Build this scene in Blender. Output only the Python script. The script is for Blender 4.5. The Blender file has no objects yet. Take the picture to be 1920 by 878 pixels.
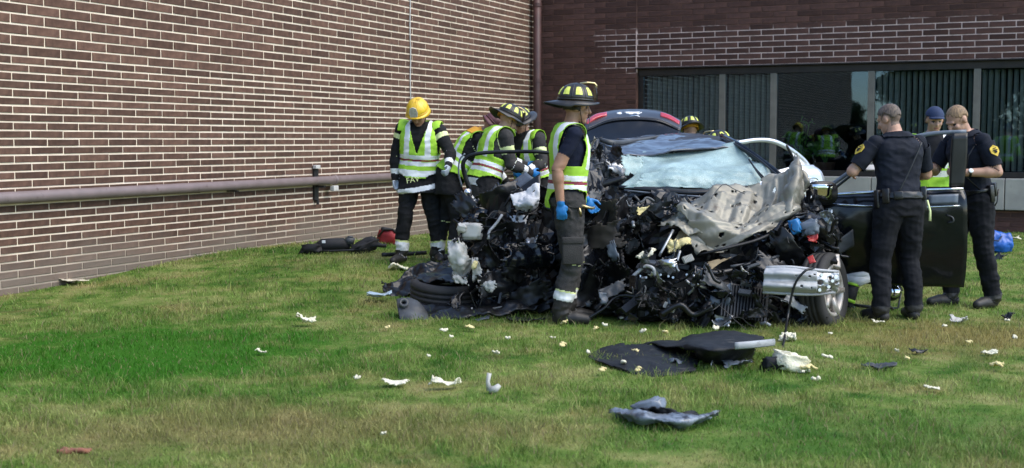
import bpy, math, random
import numpy as np
from mathutils import Vector, Matrix, noise

# ------------------------------------------------------------------ camera, sky, sun, exposure
scene = bpy.context.scene
col = scene.collection
F_PX, HORIZON, CAM_Z = 2316.0, 262.0, 1.5
PITCH = math.atan((439.0 - HORIZON) / F_PX)
cam_data = bpy.data.cameras.new('camera')
cam = bpy.data.objects.new('camera', cam_data); col.objects.link(cam)
cam_data.sensor_width = 36.0
cam_data.lens = 36.0 * F_PX / 1920.0
cam.location = (0, 0, CAM_Z)
cam.rotation_euler = (math.pi / 2 - PITCH, 0, 0)
cam_data.clip_start = 0.1; cam_data.clip_end = 2000
cam_data.dof.use_dof = True
cam_data.dof.focus_distance = 11.5
cam_data.dof.aperture_fstop = 3.2
scene.camera = cam

SUN_EL, SUN_AZ = math.radians(52), math.radians(112)     # azimuth clockwise from +Y
world = bpy.data.worlds.new('World'); scene.world = world
world.use_nodes = True
wn = world.node_tree.nodes; wl = world.node_tree.links
wn.clear()
w_out = wn.new('ShaderNodeOutputWorld'); w_bg = wn.new('ShaderNodeBackground'); w_sky = wn.new('ShaderNodeTexSky')
w_sky.sky_type = 'NISHITA'; w_sky.sun_disc = False
w_sky.sun_elevation = SUN_EL; w_sky.sun_rotation = SUN_AZ
w_sky.air_density = 1.0; w_sky.dust_density = 0.3; w_sky.ozone_density = 1.5
w_bg.inputs['Strength'].default_value = 0.115
wl.new(w_sky.outputs[0], w_bg.inputs[0]); wl.new(w_bg.outputs[0], w_out.inputs[0])

sun_data = bpy.data.lights.new('sun', 'SUN')
sun_data.energy = 1.4; sun_data.angle = math.radians(55); sun_data.color = (1.0, 0.91, 0.78)
sun = bpy.data.objects.new('sun', sun_data); col.objects.link(sun)
sd = Vector((math.sin(SUN_AZ) * math.cos(SUN_EL), math.cos(SUN_AZ) * math.cos(SUN_EL), math.sin(SUN_EL)))
sun.rotation_euler = sd.to_track_quat('Z', 'Y').to_euler()
sun.location = (20, -10, 30)

vs = scene.view_settings
vs.view_transform = 'Standard'; vs.look = 'None'; vs.exposure = 1.52; vs.gamma = 1.0; vs.use_curve_mapping = False

# ------------------------------------------------------------------ helpers
def at(x, y, Y):
    """point seen at photo pixel (x, y) whose distance along +Y is Y"""
    dx = (x - 960.0) / F_PX; dy = (439.0 - y) / F_PX
    c, s = math.cos(PITCH), math.sin(PITCH)
    r = Vector((dx, c + dy * s, -s + dy * c))
    return Vector((0, 0, CAM_Z)) + r * (Y / r.y)

def lawn_z(x, y):
    """gentle swells of the lawn"""
    z = 0.24 * np.exp(-(((x + 1.6) / 2.6) ** 2 + ((y - 14.6) / 2.6) ** 2))
    z = z + 0.02 * np.sin(x * 1.3 + 0.5) * np.sin(y * 0.9 + 1.0) * np.exp(-((np.hypot(x, y - 8)) / 14.0) ** 2)
    return z

def ground(x, y):
    """lawn point seen at photo pixel (x, y)"""
    dx = (x - 960.0) / F_PX; dy = (439.0 - y) / F_PX
    c, s = math.cos(PITCH), math.sin(PITCH)
    r = Vector((dx, c + dy * s, -s + dy * c))
    k = CAM_Z / -r.z
    for _ in range(6):
        p = r * k
        k = (CAM_Z - float(lawn_z(p.x, p.y))) / -r.z
    p = r * k
    return Vector((p.x, p.y, CAM_Z + p.z))

def tag(o, label=None, cat=None, group=None, kind=None):
    if label: o['label'] = label
    if cat: o['category'] = cat
    if group: o['group'] = group
    if kind: o['kind'] = kind
    return o

def empty(name, loc, rz=0.0):
    o = bpy.data.objects.new(name, None); col.objects.link(o)
    o.empty_display_size = 0.2
    o.location = loc; o.rotation_euler = (0, 0, rz)
    return o

def mesh_obj(name, verts, faces, mats, parent=None, smooth=False, midx=None, loc=None):
    me = bpy.data.meshes.new(name)
    me.from_pydata([tuple(v) for v in verts], [], [tuple(int(i) for i in f) for f in faces])
    for m in (mats if isinstance(mats, (list, tuple)) else [mats]): me.materials.append(m)
    if midx is not None:
        me.polygons.foreach_set('material_index', np.asarray(midx, dtype=np.int32))
    if smooth:
        me.polygons.foreach_set('use_smooth', np.ones(len(me.polygons), dtype=bool))
    me.validate(); me.update()
    o = bpy.data.objects.new(name, me); col.objects.link(o)
    if parent is not None: o.parent = parent
    if loc is not None: o.location = loc
    return o

class MB:
    """collects shapes for one mesh"""
    def __init__(self, off=(0, 0, 0)):
        self.v = []; self.f = []; self.m = []; self.off = Vector(off)
    def add(self, vs_, fs, mi=0):
        n = len(self.v)
        self.v += [Vector(p) - self.off for p in vs_]
        self.f += [[i + n for i in f] for f in fs]
        self.m += [mi] * len(fs)
    def box(self, lo, hi, mi=0):
        x0, y0, z0 = lo; x1, y1, z1 = hi
        self.add([(x0,y0,z0),(x1,y0,z0),(x1,y1,z0),(x0,y1,z0),(x0,y0,z1),(x1,y0,z1),(x1,y1,z1),(x0,y1,z1)],
                 [(0,3,2,1),(4,5,6,7),(0,1,5,4),(1,2,6,5),(2,3,7,6),(3,0,4,7)], mi)
    def obox(self, c, ax, ay, az, mi=0):
        """oriented box, half-axis vectors"""
        c = Vector(c); ax = Vector(ax); ay = Vector(ay); az = Vector(az)
        p = [c + ax*sx + ay*sy + az*sz for sz in (-1,1) for sx, sy in ((-1,-1),(1,-1),(1,1),(-1,1))]
        self.add(p, [(0,3,2,1),(4,5,6,7),(0,1,5,4),(1,2,6,5),(2,3,7,6),(3,0,4,7)], mi)
    def tube(self, pts, r, seg=8, mi=0, cap=True, flat=1.0, up=None):
        pts = [Vector(p) for p in pts]; n = len(pts)
        rs = r if isinstance(r, (list, tuple)) else [r] * n
        vs_ = []; prev = Vector(up) if up is not None else None
        for i, p in enumerate(pts):
            d = (pts[min(i+1, n-1)] - pts[max(i-1, 0)])
            d = d.normalized() if d.length > 1e-9 else Vector((0,0,1))
            a = prev if prev is not None else (Vector((0,0,1)) if abs(d.z) < .9 else Vector((1,0,0)))
            a = (a - d * a.dot(d))
            a = a.normalized() if a.length > 1e-6 else d.orthogonal().normalized()
            prev = a; b = d.cross(a)
            for k in range(seg):
                t = 2 * math.pi * k / seg
                vs_.append(p + a * (rs[i] * math.cos(t)) + b * (rs[i] * flat * math.sin(t)))
        fs = []
        for i in range(n - 1):
            for k in range(seg):
                k2 = (k + 1) % seg
                fs.append((i*seg+k, i*seg+k2, (i+1)*seg+k2, (i+1)*seg+k))
        if cap:
            fs.append(tuple(range(seg - 1, -1, -1))); fs.append(tuple((n-1)*seg + k for k in range(seg)))
        self.add(vs_, fs, mi)
    def lathe(self, prof, c, axis, seg=24, mi=0, closed=False):
        """profile [(radius, height along axis)]"""
        c = Vector(c); w = Vector(axis).normalized(); u = w.orthogonal().normalized(); v = w.cross(u)
        vs_ = []; n = len(prof)
        for k in range(seg):
            t = 2 * math.pi * k / seg; d = u * math.cos(t) + v * math.sin(t)
            vs_ += [c + d * r + w * h for r, h in prof]
        fs = []
        for k in range(seg):
            k2 = (k + 1) % seg
            for i in range(n if closed else n - 1):
                j = (i + 1) % n
                fs.append((k*n+i, k2*n+i, k2*n+j, k*n+j))
        self.add(vs_, fs, mi)
    def ell(self, c, ax, ay, az, seg=16, rings=10, mi=0):
        c = Vector(c); ax = Vector(ax); ay = Vector(ay); az = Vector(az)
        vs_ = [c - az]
        for i in range(1, rings):
            a = -math.pi/2 + math.pi * i / rings
            for k in range(seg):
                t = 2*math.pi*k/seg
                vs_.append(c + ax*(math.cos(a)*math.cos(t)) + ay*(math.cos(a)*math.sin(t)) + az*math.sin(a))
        vs_.append(c + az)
        fs = [(0, 1+(k+1)%seg, 1+k) for k in range(seg)]
        for i in range(rings-2):
            for k in range(seg):
                k2 = (k+1)%seg
                fs.append((1+i*seg+k, 1+i*seg+k2, 1+(i+1)*seg+k2, 1+(i+1)*seg+k))
        top = len(vs_)-1
        fs += [(1+(rings-2)*seg+k, 1+(rings-2)*seg+(k+1)%seg, top) for k in range(seg)]
        self.add(vs_, fs, mi)
    def capsule(self, a, b, ra, rb, seg=14):
        a = Vector(a); b = Vector(b); d = b - a; L = d.length
        w = d / L if L > 1e-9 else Vector((0,0,1)); u = w.orthogonal().normalized(); v = w.cross(u)
        prof = []
        for i in range(1, 5):
            t = -math.pi/2 + math.pi/2*i/5; prof.append((ra*math.cos(t), ra*math.sin(t)))
        prof += [(ra, 0), (rb, L)]
        for i in range(1, 5):
            t = math.pi/2*i/5; prof.append((rb*math.cos(t), L + rb*math.sin(t)))
        vs_ = []
        for r, h in prof:
            for k in range(seg):
                t = 2*math.pi*k/seg; vs_.append(a + w*h + u*(r*math.cos(t)) + v*(r*math.sin(t)))
        n = len(prof); fs = []
        for i in range(n-1):
            for k in range(seg):
                k2 = (k+1)%seg; fs.append((i*seg+k, i*seg+k2, (i+1)*seg+k2, (i+1)*seg+k))
        fs.append(tuple(range(seg-1,-1,-1))); fs.append(tuple((n-1)*seg+k for k in range(seg)))
        self.add(vs_, fs)
    def loft(self, secs, seg=20, power=2.3):
        """secs: (centre, lateral half axis, depth half axis)"""
        vs_ = []
        for c, a, b in secs:
            c = Vector(c); a = Vector(a); b = Vector(b)
            for k in range(seg):
                t = 2*math.pi*k/seg; ct, st = math.cos(t), math.sin(t)
                q = 2.0/power
                vs_.append(c + a*(math.copysign(abs(ct)**q, ct)) + b*(math.copysign(abs(st)**q, st)))
        n = len(secs); fs = []
        for i in range(n-1):
            for k in range(seg):
                k2 = (k+1)%seg; fs.append((i*seg+k, i*seg+k2, (i+1)*seg+k2, (i+1)*seg+k))
        fs.append(tuple(range(seg-1,-1,-1))); fs.append(tuple((n-1)*seg+k for k in range(seg)))
        self.add(vs_, fs)
    def build(self, name, mats, parent=None, smooth=False, bevel=0.0):
        o = mesh_obj(name, self.v, self.f, mats, parent, smooth, self.m)
        if bevel:
            b = o.modifiers.new('bevel', 'BEVEL'); b.width = bevel; b.segments = 2; b.limit_method = 'ANGLE'
        return o

def spline(pts, n):
    """Catmull-Rom through points, n samples in all"""
    P = np.array([tuple(p) for p in pts], float)
    if len(P) == 2:
        t = np.linspace(0, 1, n)[:, None]; return P[0]*(1-t) + P[1]*t
    Q = np.vstack([2*P[0]-P[1], P, 2*P[-1]-P[-2]])
    out = []
    for s in np.linspace(0, len(P)-1-1e-9, n):
        i = int(s); t = s - i; a, b, c, d = Q[i:i+4]
        out.append(.5*((2*b)+(-a+c)*t+(2*a-5*b+4*c-d)*t*t+(-a+3*b-3*c+d)*t**3))
    return np.array(out)

def sheet(name, grid, mat_, parent=None, n=(16, 16), crumple=0.0, cscale=6.0, thick=0.004, off=(0,0,0), holes=0.0,
          ragged=0.0, seed=0, smooth=True, rib=None, keep=None, mats=None, msel=None, facet=False):
    """a panel through a grid of control points, with folds, torn edges and real thickness"""
    rows = [spline(r, n[1]) for r in grid]
    R = np.array(rows)
    S = np.stack([spline(R[:, j], n[0]) for j in range(n[1])], 1)      # n0 x n1 x 3
    du = np.gradient(S, axis=1); dv = np.gradient(S, axis=0)
    N = np.cross(du, dv); N /= (np.linalg.norm(N, axis=2, keepdims=True) + 1e-9)
    rnd = random.Random(seed)
    so = Vector((seed*3.17, seed*1.31, seed*0.7))
    V = []
    for i in range(n[0]):
        for j in range(n[1]):
            p = Vector(S[i, j]); d = 0.0
            if crumple:
                q = p*cscale + so
                d = crumple*(noise.noise(q)*1.6 + (0.5-abs(noise.noise(q*2.1)))*0.9 + 0.35*noise.noise(q*5.0))
            if rib is not None: d += rib(i/(n[0]-1), j/(n[1]-1))
            V.append(p + Vector(N[i, j])*d - Vector(off))
    Fc = []; mi = []
    for i in range(n[0]-1):
        for j in range(n[1]-1):
            u, v = (i+.5)/(n[0]-1), (j+.5)/(n[1]-1)
            e = min(u, v, 1-u, 1-v)
            if ragged and e < ragged*(0.5+noise.noise(Vector((u*9, v*9, seed*2.3)))*1.3): continue
            if holes and rnd.random() < holes: continue
            if keep is not None and not keep(u, v): continue
            Fc.append((i*n[1]+j, i*n[1]+j+1, (i+1)*n[1]+j+1, (i+1)*n[1]+j))
            mi.append(msel(u, v) if msel else 0)
    used = sorted({k for f in Fc for k in f}); mp = {k: a for a, k in enumerate(used)}
    o = mesh_obj(name, [V[k] for k in used], [[mp[k] for k in f] for f in Fc], mats or mat_, parent, smooth and not facet, mi)
    if thick:
        m = o.modifiers.new('solid', 'SOLIDIFY'); m.thickness = thick; m.offset = 0
    return o

# ------------------------------------------------------------------ materials
def mat(name, c1, c2=None, rough=0.6, metal=0.0, scale=8.0, bump=0.0, bscale=40.0, coat=0.0, contrast=(0.35, 0.65), detail=5.0,
        alpha=1.0, spec=0.5, stretch=None, transl=0.0, dirt=None, dirt_amt=(0.55, 0.7), dirt_scale=5.0, rough2=None, coords='Object'):
    m = bpy.data.materials.new(name); m.use_nodes = True
    nt = m.node_tree; N = nt.nodes; L = nt.links
    b = N['Principled BSDF']
    b.inputs['Roughness'].default_value = rough; b.inputs['Metallic'].default_value = metal
    b.inputs['Coat Weight'].default_value = coat; b.inputs['Coat Roughness'].default_value = 0.06
    b.inputs['Specular IOR Level'].default_value = spec
    tc = N.new('ShaderNodeTexCoord'); src = tc.outputs[coords]
    if stretch:
        mp = N.new('ShaderNodeMapping'); mp.inputs['Scale'].default_value = stretch
        L.new(src, mp.inputs[0]); src = mp.outputs[0]
    c2 = c2 or tuple(x*0.75 for x in c1)
    nz = N.new('ShaderNodeTexNoise'); nz.inputs['Scale'].default_value = scale; nz.inputs['Detail'].default_value = detail
    L.new(src, nz.inputs['Vector'])
    rp = N.new('ShaderNodeValToRGB'); rp.color_ramp.elements[0].position = contrast[0]; rp.color_ramp.elements[1].position = contrast[1]
    rp.color_ramp.elements[0].color = (*c2, 1); rp.color_ramp.elements[1].color = (*c1, 1)
    L.new(nz.outputs[0], rp.inputs[0]); colour = rp.outputs[0]
    if dirt:
        n2 = N.new('ShaderNodeTexNoise'); n2.inputs['Scale'].default_value = dirt_scale; n2.inputs['Detail'].default_value = 8
        n2.inputs['Roughness'].default_value = 0.65
        L.new(src, n2.inputs['Vector'])
        r2 = N.new('ShaderNodeMapRange'); r2.inputs[1].default_value = dirt_amt[0]; r2.inputs[2].default_value = dirt_amt[1]
        L.new(n2.outputs[0], r2.inputs[0])
        mx = N.new('ShaderNodeMix'); mx.data_type = 'RGBA'; L.new(r2.outputs[0], mx.inputs[0]); L.new(colour, mx.inputs[6])
        mx.inputs[7].default_value = (*dirt, 1); colour = mx.outputs[2]
    L.new(colour, b.inputs['Base Color'])
    if rough2 is not None:
        r3 = N.new('ShaderNodeMapRange'); r3.inputs[3].default_value = rough; r3.inputs[4].default_value = rough2
        L.new(nz.outputs[0], r3.inputs[0]); L.new(r3.outputs[0], b.inputs['Roughness'])
    if bump:
        n3 = N.new('ShaderNodeTexNoise'); n3.inputs['Scale'].default_value = bscale; n3.inputs['Detail'].default_value = 6
        L.new(src, n3.inputs['Vector'])
        bp = N.new('ShaderNodeBump'); bp.inputs['Strength'].default_value = bump; bp.inputs['Distance'].default_value = 0.01
        L.new(n3.outputs[0], bp.inputs['Height']); L.new(bp.outputs[0], b.inputs['Normal'])
    if alpha < 1: b.inputs['Alpha'].default_value = alpha
    if transl:
        tr = N.new('ShaderNodeBsdfTranslucent'); L.new(colour, tr.inputs[0])
        ms = N.new('ShaderNodeMixShader'); ms.inputs[0].default_value = transl
        L.new(b.outputs[0], ms.inputs[1]); L.new(tr.outputs[0], ms.inputs[2])
        L.new(ms.outputs[0], N['Material Output'].inputs[0])
    return m

def add_random_tint(m, lo=0.7, hi=1.25, attr=None, hue=0.0):
    """multiply base colour by a per-object (or per-face attribute) random"""
    nt = m.node_tree; N = nt.nodes; L = nt.links; b = N['Principled BSDF']
    old = b.inputs['Base Color'].links[0].from_socket
    if attr:
        a = N.new('ShaderNodeAttribute'); a.attribute_name = attr; s = a.outputs['Fac']
    else:
        a = N.new('ShaderNodeObjectInfo'); s = a.outputs['Random']
    mr = N.new('ShaderNodeMapRange'); mr.inputs[3].default_value = lo; mr.inputs[4].default_value = hi
    L.new(s, mr.inputs[0])
    hs = N.new('ShaderNodeHueSaturation'); L.new(old, hs.inputs['Color']); L.new(mr.outputs[0], hs.inputs['Value'])
    L.new(hs.outputs[0], b.inputs['Base Color'])
    return m
# ------------------------------------------------------------------ lawn
def lawn_colour_nodes(m, blade=False):
    nt = m.node_tree; N = nt.nodes; L = nt.links; b = N['Principled BSDF']
    geo = N.new('ShaderNodeNewGeometry')
    def nz(scale, detail=4, rough=0.55):
        n = N.new('ShaderNodeTexNoise'); n.inputs['Scale'].default_value = scale; n.inputs['Detail'].default_value = detail
        n.inputs['Roughness'].default_value = rough
        L.new(geo.outputs['Position'], n.inputs['Vector']); return n.outputs[0]
    def ramp(sock, pos, cols):
        r = N.new('ShaderNodeValToRGB'); e = r.color_ramp.elements
        while len(e) < len(pos): e.new(0.5)
        for i, (p, c) in enumerate(zip(pos, cols)): e[i].position = p; e[i].color = (*c, 1)
        L.new(sock, r.inputs[0]); return r.outputs[0]
    mixn = N.new('ShaderNodeMath'); mixn.operation = 'MULTIPLY_ADD'; L.new(nz(3.6, 5, .6), mixn.inputs[0]); mixn.inputs[1].default_value = 0.62
    hb = N.new('ShaderNodeMath'); hb.operation = 'MULTIPLY'; hb.inputs[1].default_value = 0.42; L.new(nz(1.0), hb.inputs[0]); L.new(hb.outputs[0], mixn.inputs[2])
    green = ramp(mixn.outputs[0], [0.40, 0.52, 0.64], [(0.060, 0.155, 0.018), (0.185, 0.280, 0.055), (0.35, 0.365, 0.125)])
    dry = ramp(nz(7.0), [0.35, 0.65], [(0.32, 0.225, 0.085), (0.50, 0.40, 0.19)])
    mask = N.new('ShaderNodeMapRange'); mask.inputs[1].default_value = 0.50; mask.inputs[2].default_value = 0.72
    L.new(nz(1.25, 7, 0.68), mask.inputs[0])
    sc = N.new('ShaderNodeMath'); sc.operation = 'MULTIPLY'; sc.inputs[1].default_value = 0.85; L.new(mask.outputs[0], sc.inputs[0])
    mx = N.new('ShaderNodeMix'); mx.data_type = 'RGBA'
    L.new(sc.outputs[0], mx.inputs[0]); L.new(green, mx.inputs[6]); L.new(dry, mx.inputs[7])
    out = mx.outputs[2]
    def patch(out, cx, cy, rx, ry, colr, amt):
        mp = N.new('ShaderNodeVectorMath'); mp.operation = 'SUBTRACT'; L.new(geo.outputs['Position'], mp.inputs[0]); mp.inputs[1].default_value = (cx, cy, 0)
        m3 = N.new('ShaderNodeVectorMath'); m3.operation = 'MULTIPLY'; L.new(mp.outputs[0], m3.inputs[0]); m3.inputs[1].default_value = (1/rx, 1/ry, 0)
        ln = N.new('ShaderNodeVectorMath'); ln.operation = 'LENGTH'; L.new(m3.outputs[0], ln.inputs[0])
        ad = N.new('ShaderNodeMath'); ad.operation = 'MULTIPLY_ADD'; L.new(nz(2.3, 6, .68), ad.inputs[0]); ad.inputs[1].default_value = 2.6; L.new(ln.outputs['Value'], ad.inputs[2])
        mr_ = N.new('ShaderNodeMapRange'); mr_.inputs[1].default_value = 1.7; mr_.inputs[2].default_value = 2.4; mr_.inputs[3].default_value = amt; mr_.inputs[4].default_value = 0
        L.new(ad.outputs[0], mr_.inputs[0])
        x = N.new('ShaderNodeMix'); x.data_type = 'RGBA'; L.new(mr_.outputs[0], x.inputs[0]); L.new(out, x.inputs[6]); x.inputs[7].default_value = (*colr, 1); return x.outputs[2]
    out = patch(out, -2.6, 8.6, 1.9, 1.7, (0.045, 0.185, 0.010), .95)
    out = patch(out, -1.3, 6.3, 1.6, .8, (0.30, 0.235, 0.10), .6)
    out = patch(out, 3.6, 9.3, 1.6, .8, (0.36, 0.26, 0.10), .7)
    out = patch(out, 1.9, 6.2, 1.8, .7, (0.085, 0.20, 0.03), .6)
    if blade:
        at_ = N.new('ShaderNodeAttribute'); at_.attribute_name = 'rnd'
        mr = N.new('ShaderNodeMapRange'); mr.inputs[3].default_value = 0.65; mr.inputs[4].default_value = 1.5
        L.new(at_.outputs['Fac'], mr.inputs[0])
        hs = N.new('ShaderNodeHueSaturation'); L.new(out, hs.inputs['Color']); L.new(mr.outputs[0], hs.inputs['Value']); out = hs.outputs[0]
        dr = N.new('ShaderNodeMapRange'); dr.inputs[1].default_value = 0.86; dr.inputs[2].default_value = 0.9
        L.new(at_.outputs['Fac'], dr.inputs[0])
        m2 = N.new('ShaderNodeMix'); m2.data_type = 'RGBA'; L.new(dr.outputs[0], m2.inputs[0]); L.new(out, m2.inputs[6])
        m2.inputs[7].default_value = (0.26, 0.22, 0.11, 1); out = m2.outputs[2]
        tr = N.new('ShaderNodeBsdfTranslucent'); L.new(out, tr.inputs[0])
        ms = N.new('ShaderNodeMixShader'); ms.inputs[0].default_value = 0.35
        L.new(b.outputs[0], ms.inputs[1]); L.new(tr.outputs[0], ms.inputs[2]); L.new(ms.outputs[0], N['Material Output'].inputs[0])
    else:
        hs = N.new('ShaderNodeHueSaturation'); hs.inputs['Value'].default_value = 0.62; L.new(out, hs.inputs['Color']); out = hs.outputs[0]
        bp = N.new('ShaderNodeBump'); bp.inputs['Strength'].default_value = 0.6; bp.inputs['Distance'].default_value = 0.02
        L.new(nz(60, 6), bp.inputs['Height']); L.new(bp.outputs[0], b.inputs['Normal'])
    L.new(out, b.inputs['Base Color'])
M_lawn = mat('lawn_soil', (0.1, 0.1, 0.05), rough=0.9, spec=0.1); lawn_colour_nodes(M_lawn)
M_blade = mat('grass_blade', (0.1, 0.1, 0.05), rough=0.55, spec=0.25); lawn_colour_nodes(M_blade, True)

def make_lawn():
    t = np.linspace(-1, 1, 161)
    g = np.sinh(t * 4.2) / np.sinh(4.2) * 500
    xs, ys = g + 0.0, g + 10.0
    X, Y = np.meshgrid(xs, ys)
    Z = lawn_z(X, Y)
    V = np.stack([X, Y, Z], 2).reshape(-1, 3); n = len(t)
    Fc = [(i*n+j, i*n+j+1, (i+1)*n+j+1, (i+1)*n+j) for i in range(n-1) for j in range(n-1)]
    o = mesh_obj('lawn', V, Fc, M_lawn, smooth=True); tag(o, kind='structure')
make_lawn()

CORNER = Vector((0.406, 23.5, 0.0)); TH = math.atan(1040.0 / F_PX)
W_DIR = Vector((math.sin(TH), math.cos(TH), 0))          # along the left wall, towards the corner
W_NRM = Vector((math.cos(TH), -math.sin(TH), 0))         # out of the left wall

def make_grass():
    rng = np.random.default_rng(4)
    P = []
    for (y0, y1, dens) in ((4.7, 6.6, 4600), (6.6, 8.5, 3700), (8.5, 11, 2500), (11, 15, 1300), (15, 22, 620)):
        w = lambda y: 0.415 * y + 1.7
        n = int((w(y0) + w(y1)) * (y1 - y0) * dens)
        y = rng.uniform(y0, y1, n); x = rng.uniform(-1, 1, n) * w(y1)
        k = np.abs(x) < w(y)
        P.append(np.stack([x[k], y[k]], 1))
    P = np.vstack(P)
    # keep to the lawn side of both walls
    d1 = (P[:, 0]-CORNER.x)*W_NRM.x + (P[:, 1]-CORNER.y)*W_NRM.y
    d2 = -((P[:, 0]-CORNER.x)*W_DIR.x + (P[:, 1]-CORNER.y)*W_DIR.y)
    und = (P[:,0] > .75) & (P[:,0] < 2.5) & (P[:,1] > 10.2) & (P[:,1] < 14.0)
    P = P[(d1 > 0.03) & (d2 > 0.1) & ~und]
    n = len(P)
    # tufts: local height from smooth pseudo-noise
    hmod = 0.75 + 0.35*np.sin(P[:,0]*2.3+1.1*np.sin(P[:,1]*1.7))*np.sin(P[:,1]*2.9+0.8*np.sin(P[:,0]*3.1)) \
         + 0.25*np.sin(P[:,0]*7.7+P[:,1]*3.1)*np.sin(P[:,1]*8.3-P[:,0]*2.0)
    far = np.clip((P[:,1]-9)/10, 0, 1)
    h = rng.gamma(5.0, 0.0078, n) * np.clip(hmod, .35, 1.5)*(1-0.25*far)
    wd = rng.uniform(0.0016, 0.0034, n) * (1 + 1.6*far)
    a = rng.uniform(0, 2*math.pi, n); la = rng.uniform(0, 2*math.pi, n)
    ln = h * rng.uniform(0.25, 1.1, n)
    z = lawn_z(P[:,0], P[:,1])
    B = np.stack([P[:,0], P[:,1], z-0.004], 1)
    side = np.stack([np.cos(a), np.sin(a), np.zeros(n)], 1)*wd[:,None]
    lean = np.stack([np.cos(la), np.sin(la), np.zeros(n)], 1)*ln[:,None]
    mid = B + lean*0.3 + np.stack([np.zeros(n), np.zeros(n), h*0.6], 1)
    tip = B + lean + np.stack([np.zeros(n), np.zeros(n), h], 1)
    V = np.stack([B-side, B+side, mid+side*.75, mid-side*.75, tip], 1).reshape(-1, 3).astype(np.float32)
    idx = np.arange(n)[:,None]*5
    loops = np.concatenate([idx+np.array([0,1,2,3]), idx+np.array([3,2,4])], 1).reshape(-1).astype(np.int32)
    me = bpy.data.meshes.new('grass')
    me.vertices.add(len(V)); me.vertices.foreach_set('co', V.reshape(-1))
    me.loops.add(len(loops)); me.loops.foreach_set('vertex_index', loops)
    st = np.empty((n, 2), np.int32); st[:,0] = np.arange(n)*7; st[:,1] = st[:,0]+4
    tot = np.tile(np.array([4,3], np.int32), n)
    me.polygons.add(2*n); me.polygons.foreach_set('loop_start', st.reshape(-1)); me.polygons.foreach_set('loop_total', tot)
    me.materials.append(M_blade)
    atr = me.attributes.new('rnd', 'FLOAT', 'POINT'); atr.data.foreach_set('value', np.repeat(rng.random(n), 5).astype(np.float32))
    me.update(calc_edges=True)
    o = bpy.data.objects.new('grass', me); col.objects.link(o)
    tag(o, 'patchy green and dry brown lawn grass', 'grass', kind='stuff')
    print('grass blades', n)
make_grass()

# ------------------------------------------------------------------ the two brick wings
def brick_mat(name, attr):
    m = mat(name, (0.142, 0.078, 0.055), (0.092, 0.050, 0.036), rough=0.88, scale=14, bump=0.35, bscale=90, spec=0.25, coords='Object')
    return add_random_tint(m, 0.66, 1.2, attr)

def wall_stain(m, kind):
    """weathering with a shape of its own: splash-back dust on the bottom courses (left), soot film and bloom (right)"""
    nt = m.node_tree; N = nt.nodes; L = nt.links; b = N['Principled BSDF']
    old = b.inputs['Base Color'].links[0].from_socket
    geo = N.new('ShaderNodeNewGeometry'); sp = N.new('ShaderNodeSeparateXYZ'); L.new(geo.outputs['Position'], sp.inputs[0])
    nz = N.new('ShaderNodeTexNoise'); nz.inputs['Scale'].default_value = 1.4; nz.inputs['Detail'].default_value = 6
    L.new(geo.outputs['Position'], nz.inputs['Vector'])
    ad = N.new('ShaderNodeMath'); ad.operation = 'MULTIPLY_ADD'; ad.inputs[1].default_value = 0.5
    L.new(nz.outputs[0], ad.inputs[0]); L.new(sp.outputs['Z'], ad.inputs[2])
    mr = N.new('ShaderNodeMapRange'); mr.inputs[1].default_value = 0.40; mr.inputs[2].default_value = 0.78
    mr.inputs[3].default_value = 0.72; mr.inputs[4].default_value = 0.0
    L.new(ad.outputs[0], mr.inputs[0])
    mx = N.new('ShaderNodeMix'); mx.data_type = 'RGBA'; L.new(mr.outputs[0], mx.inputs[0]); L.new(old, mx.inputs[6])
    mx.inputs[7].default_value = (0.20, 0.165, 0.135, 1)
    L.new(mx.outputs[2], b.inputs['Base Color'])
    return m

def right_mortar(m):
    """brown tinted mortar, bleached pale in the band over the windows"""
    nt = m.node_tree; N = nt.nodes; L = nt.links; b = N['Principled BSDF']
    old = b.inputs['Base Color'].links[0].from_socket
    tc = N.new('ShaderNodeTexCoord'); sp = N.new('ShaderNodeSeparateXYZ'); L.new(tc.outputs['Object'], sp.inputs[0])
    nz = N.new('ShaderNodeTexNoise'); nz.inputs['Scale'].default_value = 1.1; nz.inputs['Detail'].default_value = 7; nz.inputs['Roughness'].default_value = .7
    L.new(tc.outputs['Object'], nz.inputs['Vector'])
    def math_(op, a, bb):
        n = N.new('ShaderNodeMath'); n.operation = op
        for i, s in enumerate((a, bb)):
            if isinstance(s, (int, float)): n.inputs[i].default_value = s
            else: L.new(s, n.inputs[i])
        return n.outputs[0]
    zz = math_('ADD', sp.outputs['Z'], math_('MULTIPLY', math_('SUBTRACT', nz.outputs[0], 0.5), 0.5))
    xx = math_('ADD', sp.outputs['X'], math_('MULTIPLY', math_('SUBTRACT', nz.outputs[0], 0.5), 1.6))
    def step(s, a, bb):
        n = N.new('ShaderNodeMapRange'); n.inputs[1].default_value = a; n.inputs[2].default_value = bb; L.new(s, n.inputs[0]); return n.outputs[0]
    k = math_('MULTIPLY', math_('MULTIPLY', step(zz, 2.72, 2.78), step(zz, 3.52, 3.44)), step(xx, 1.30, 1.42))
    n2 = N.new('ShaderNodeTexNoise'); n2.inputs['Scale'].default_value = 5; n2.inputs['Detail'].default_value = 4; L.new(tc.outputs['Object'], n2.inputs['Vector'])
    k = math_('MULTIPLY', k, step(n2.outputs[0], 0.15, 0.5))
    mx = N.new('ShaderNodeMix'); mx.data_type = 'RGBA'; L.new(k, mx.inputs[0]); L.new(old, mx.inputs[6])
    mx.inputs[7].default_value = (0.72, 0.53, 0.48, 1)
    L.new(mx.outputs[2], b.inputs['Base Color'])
    return m

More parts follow.
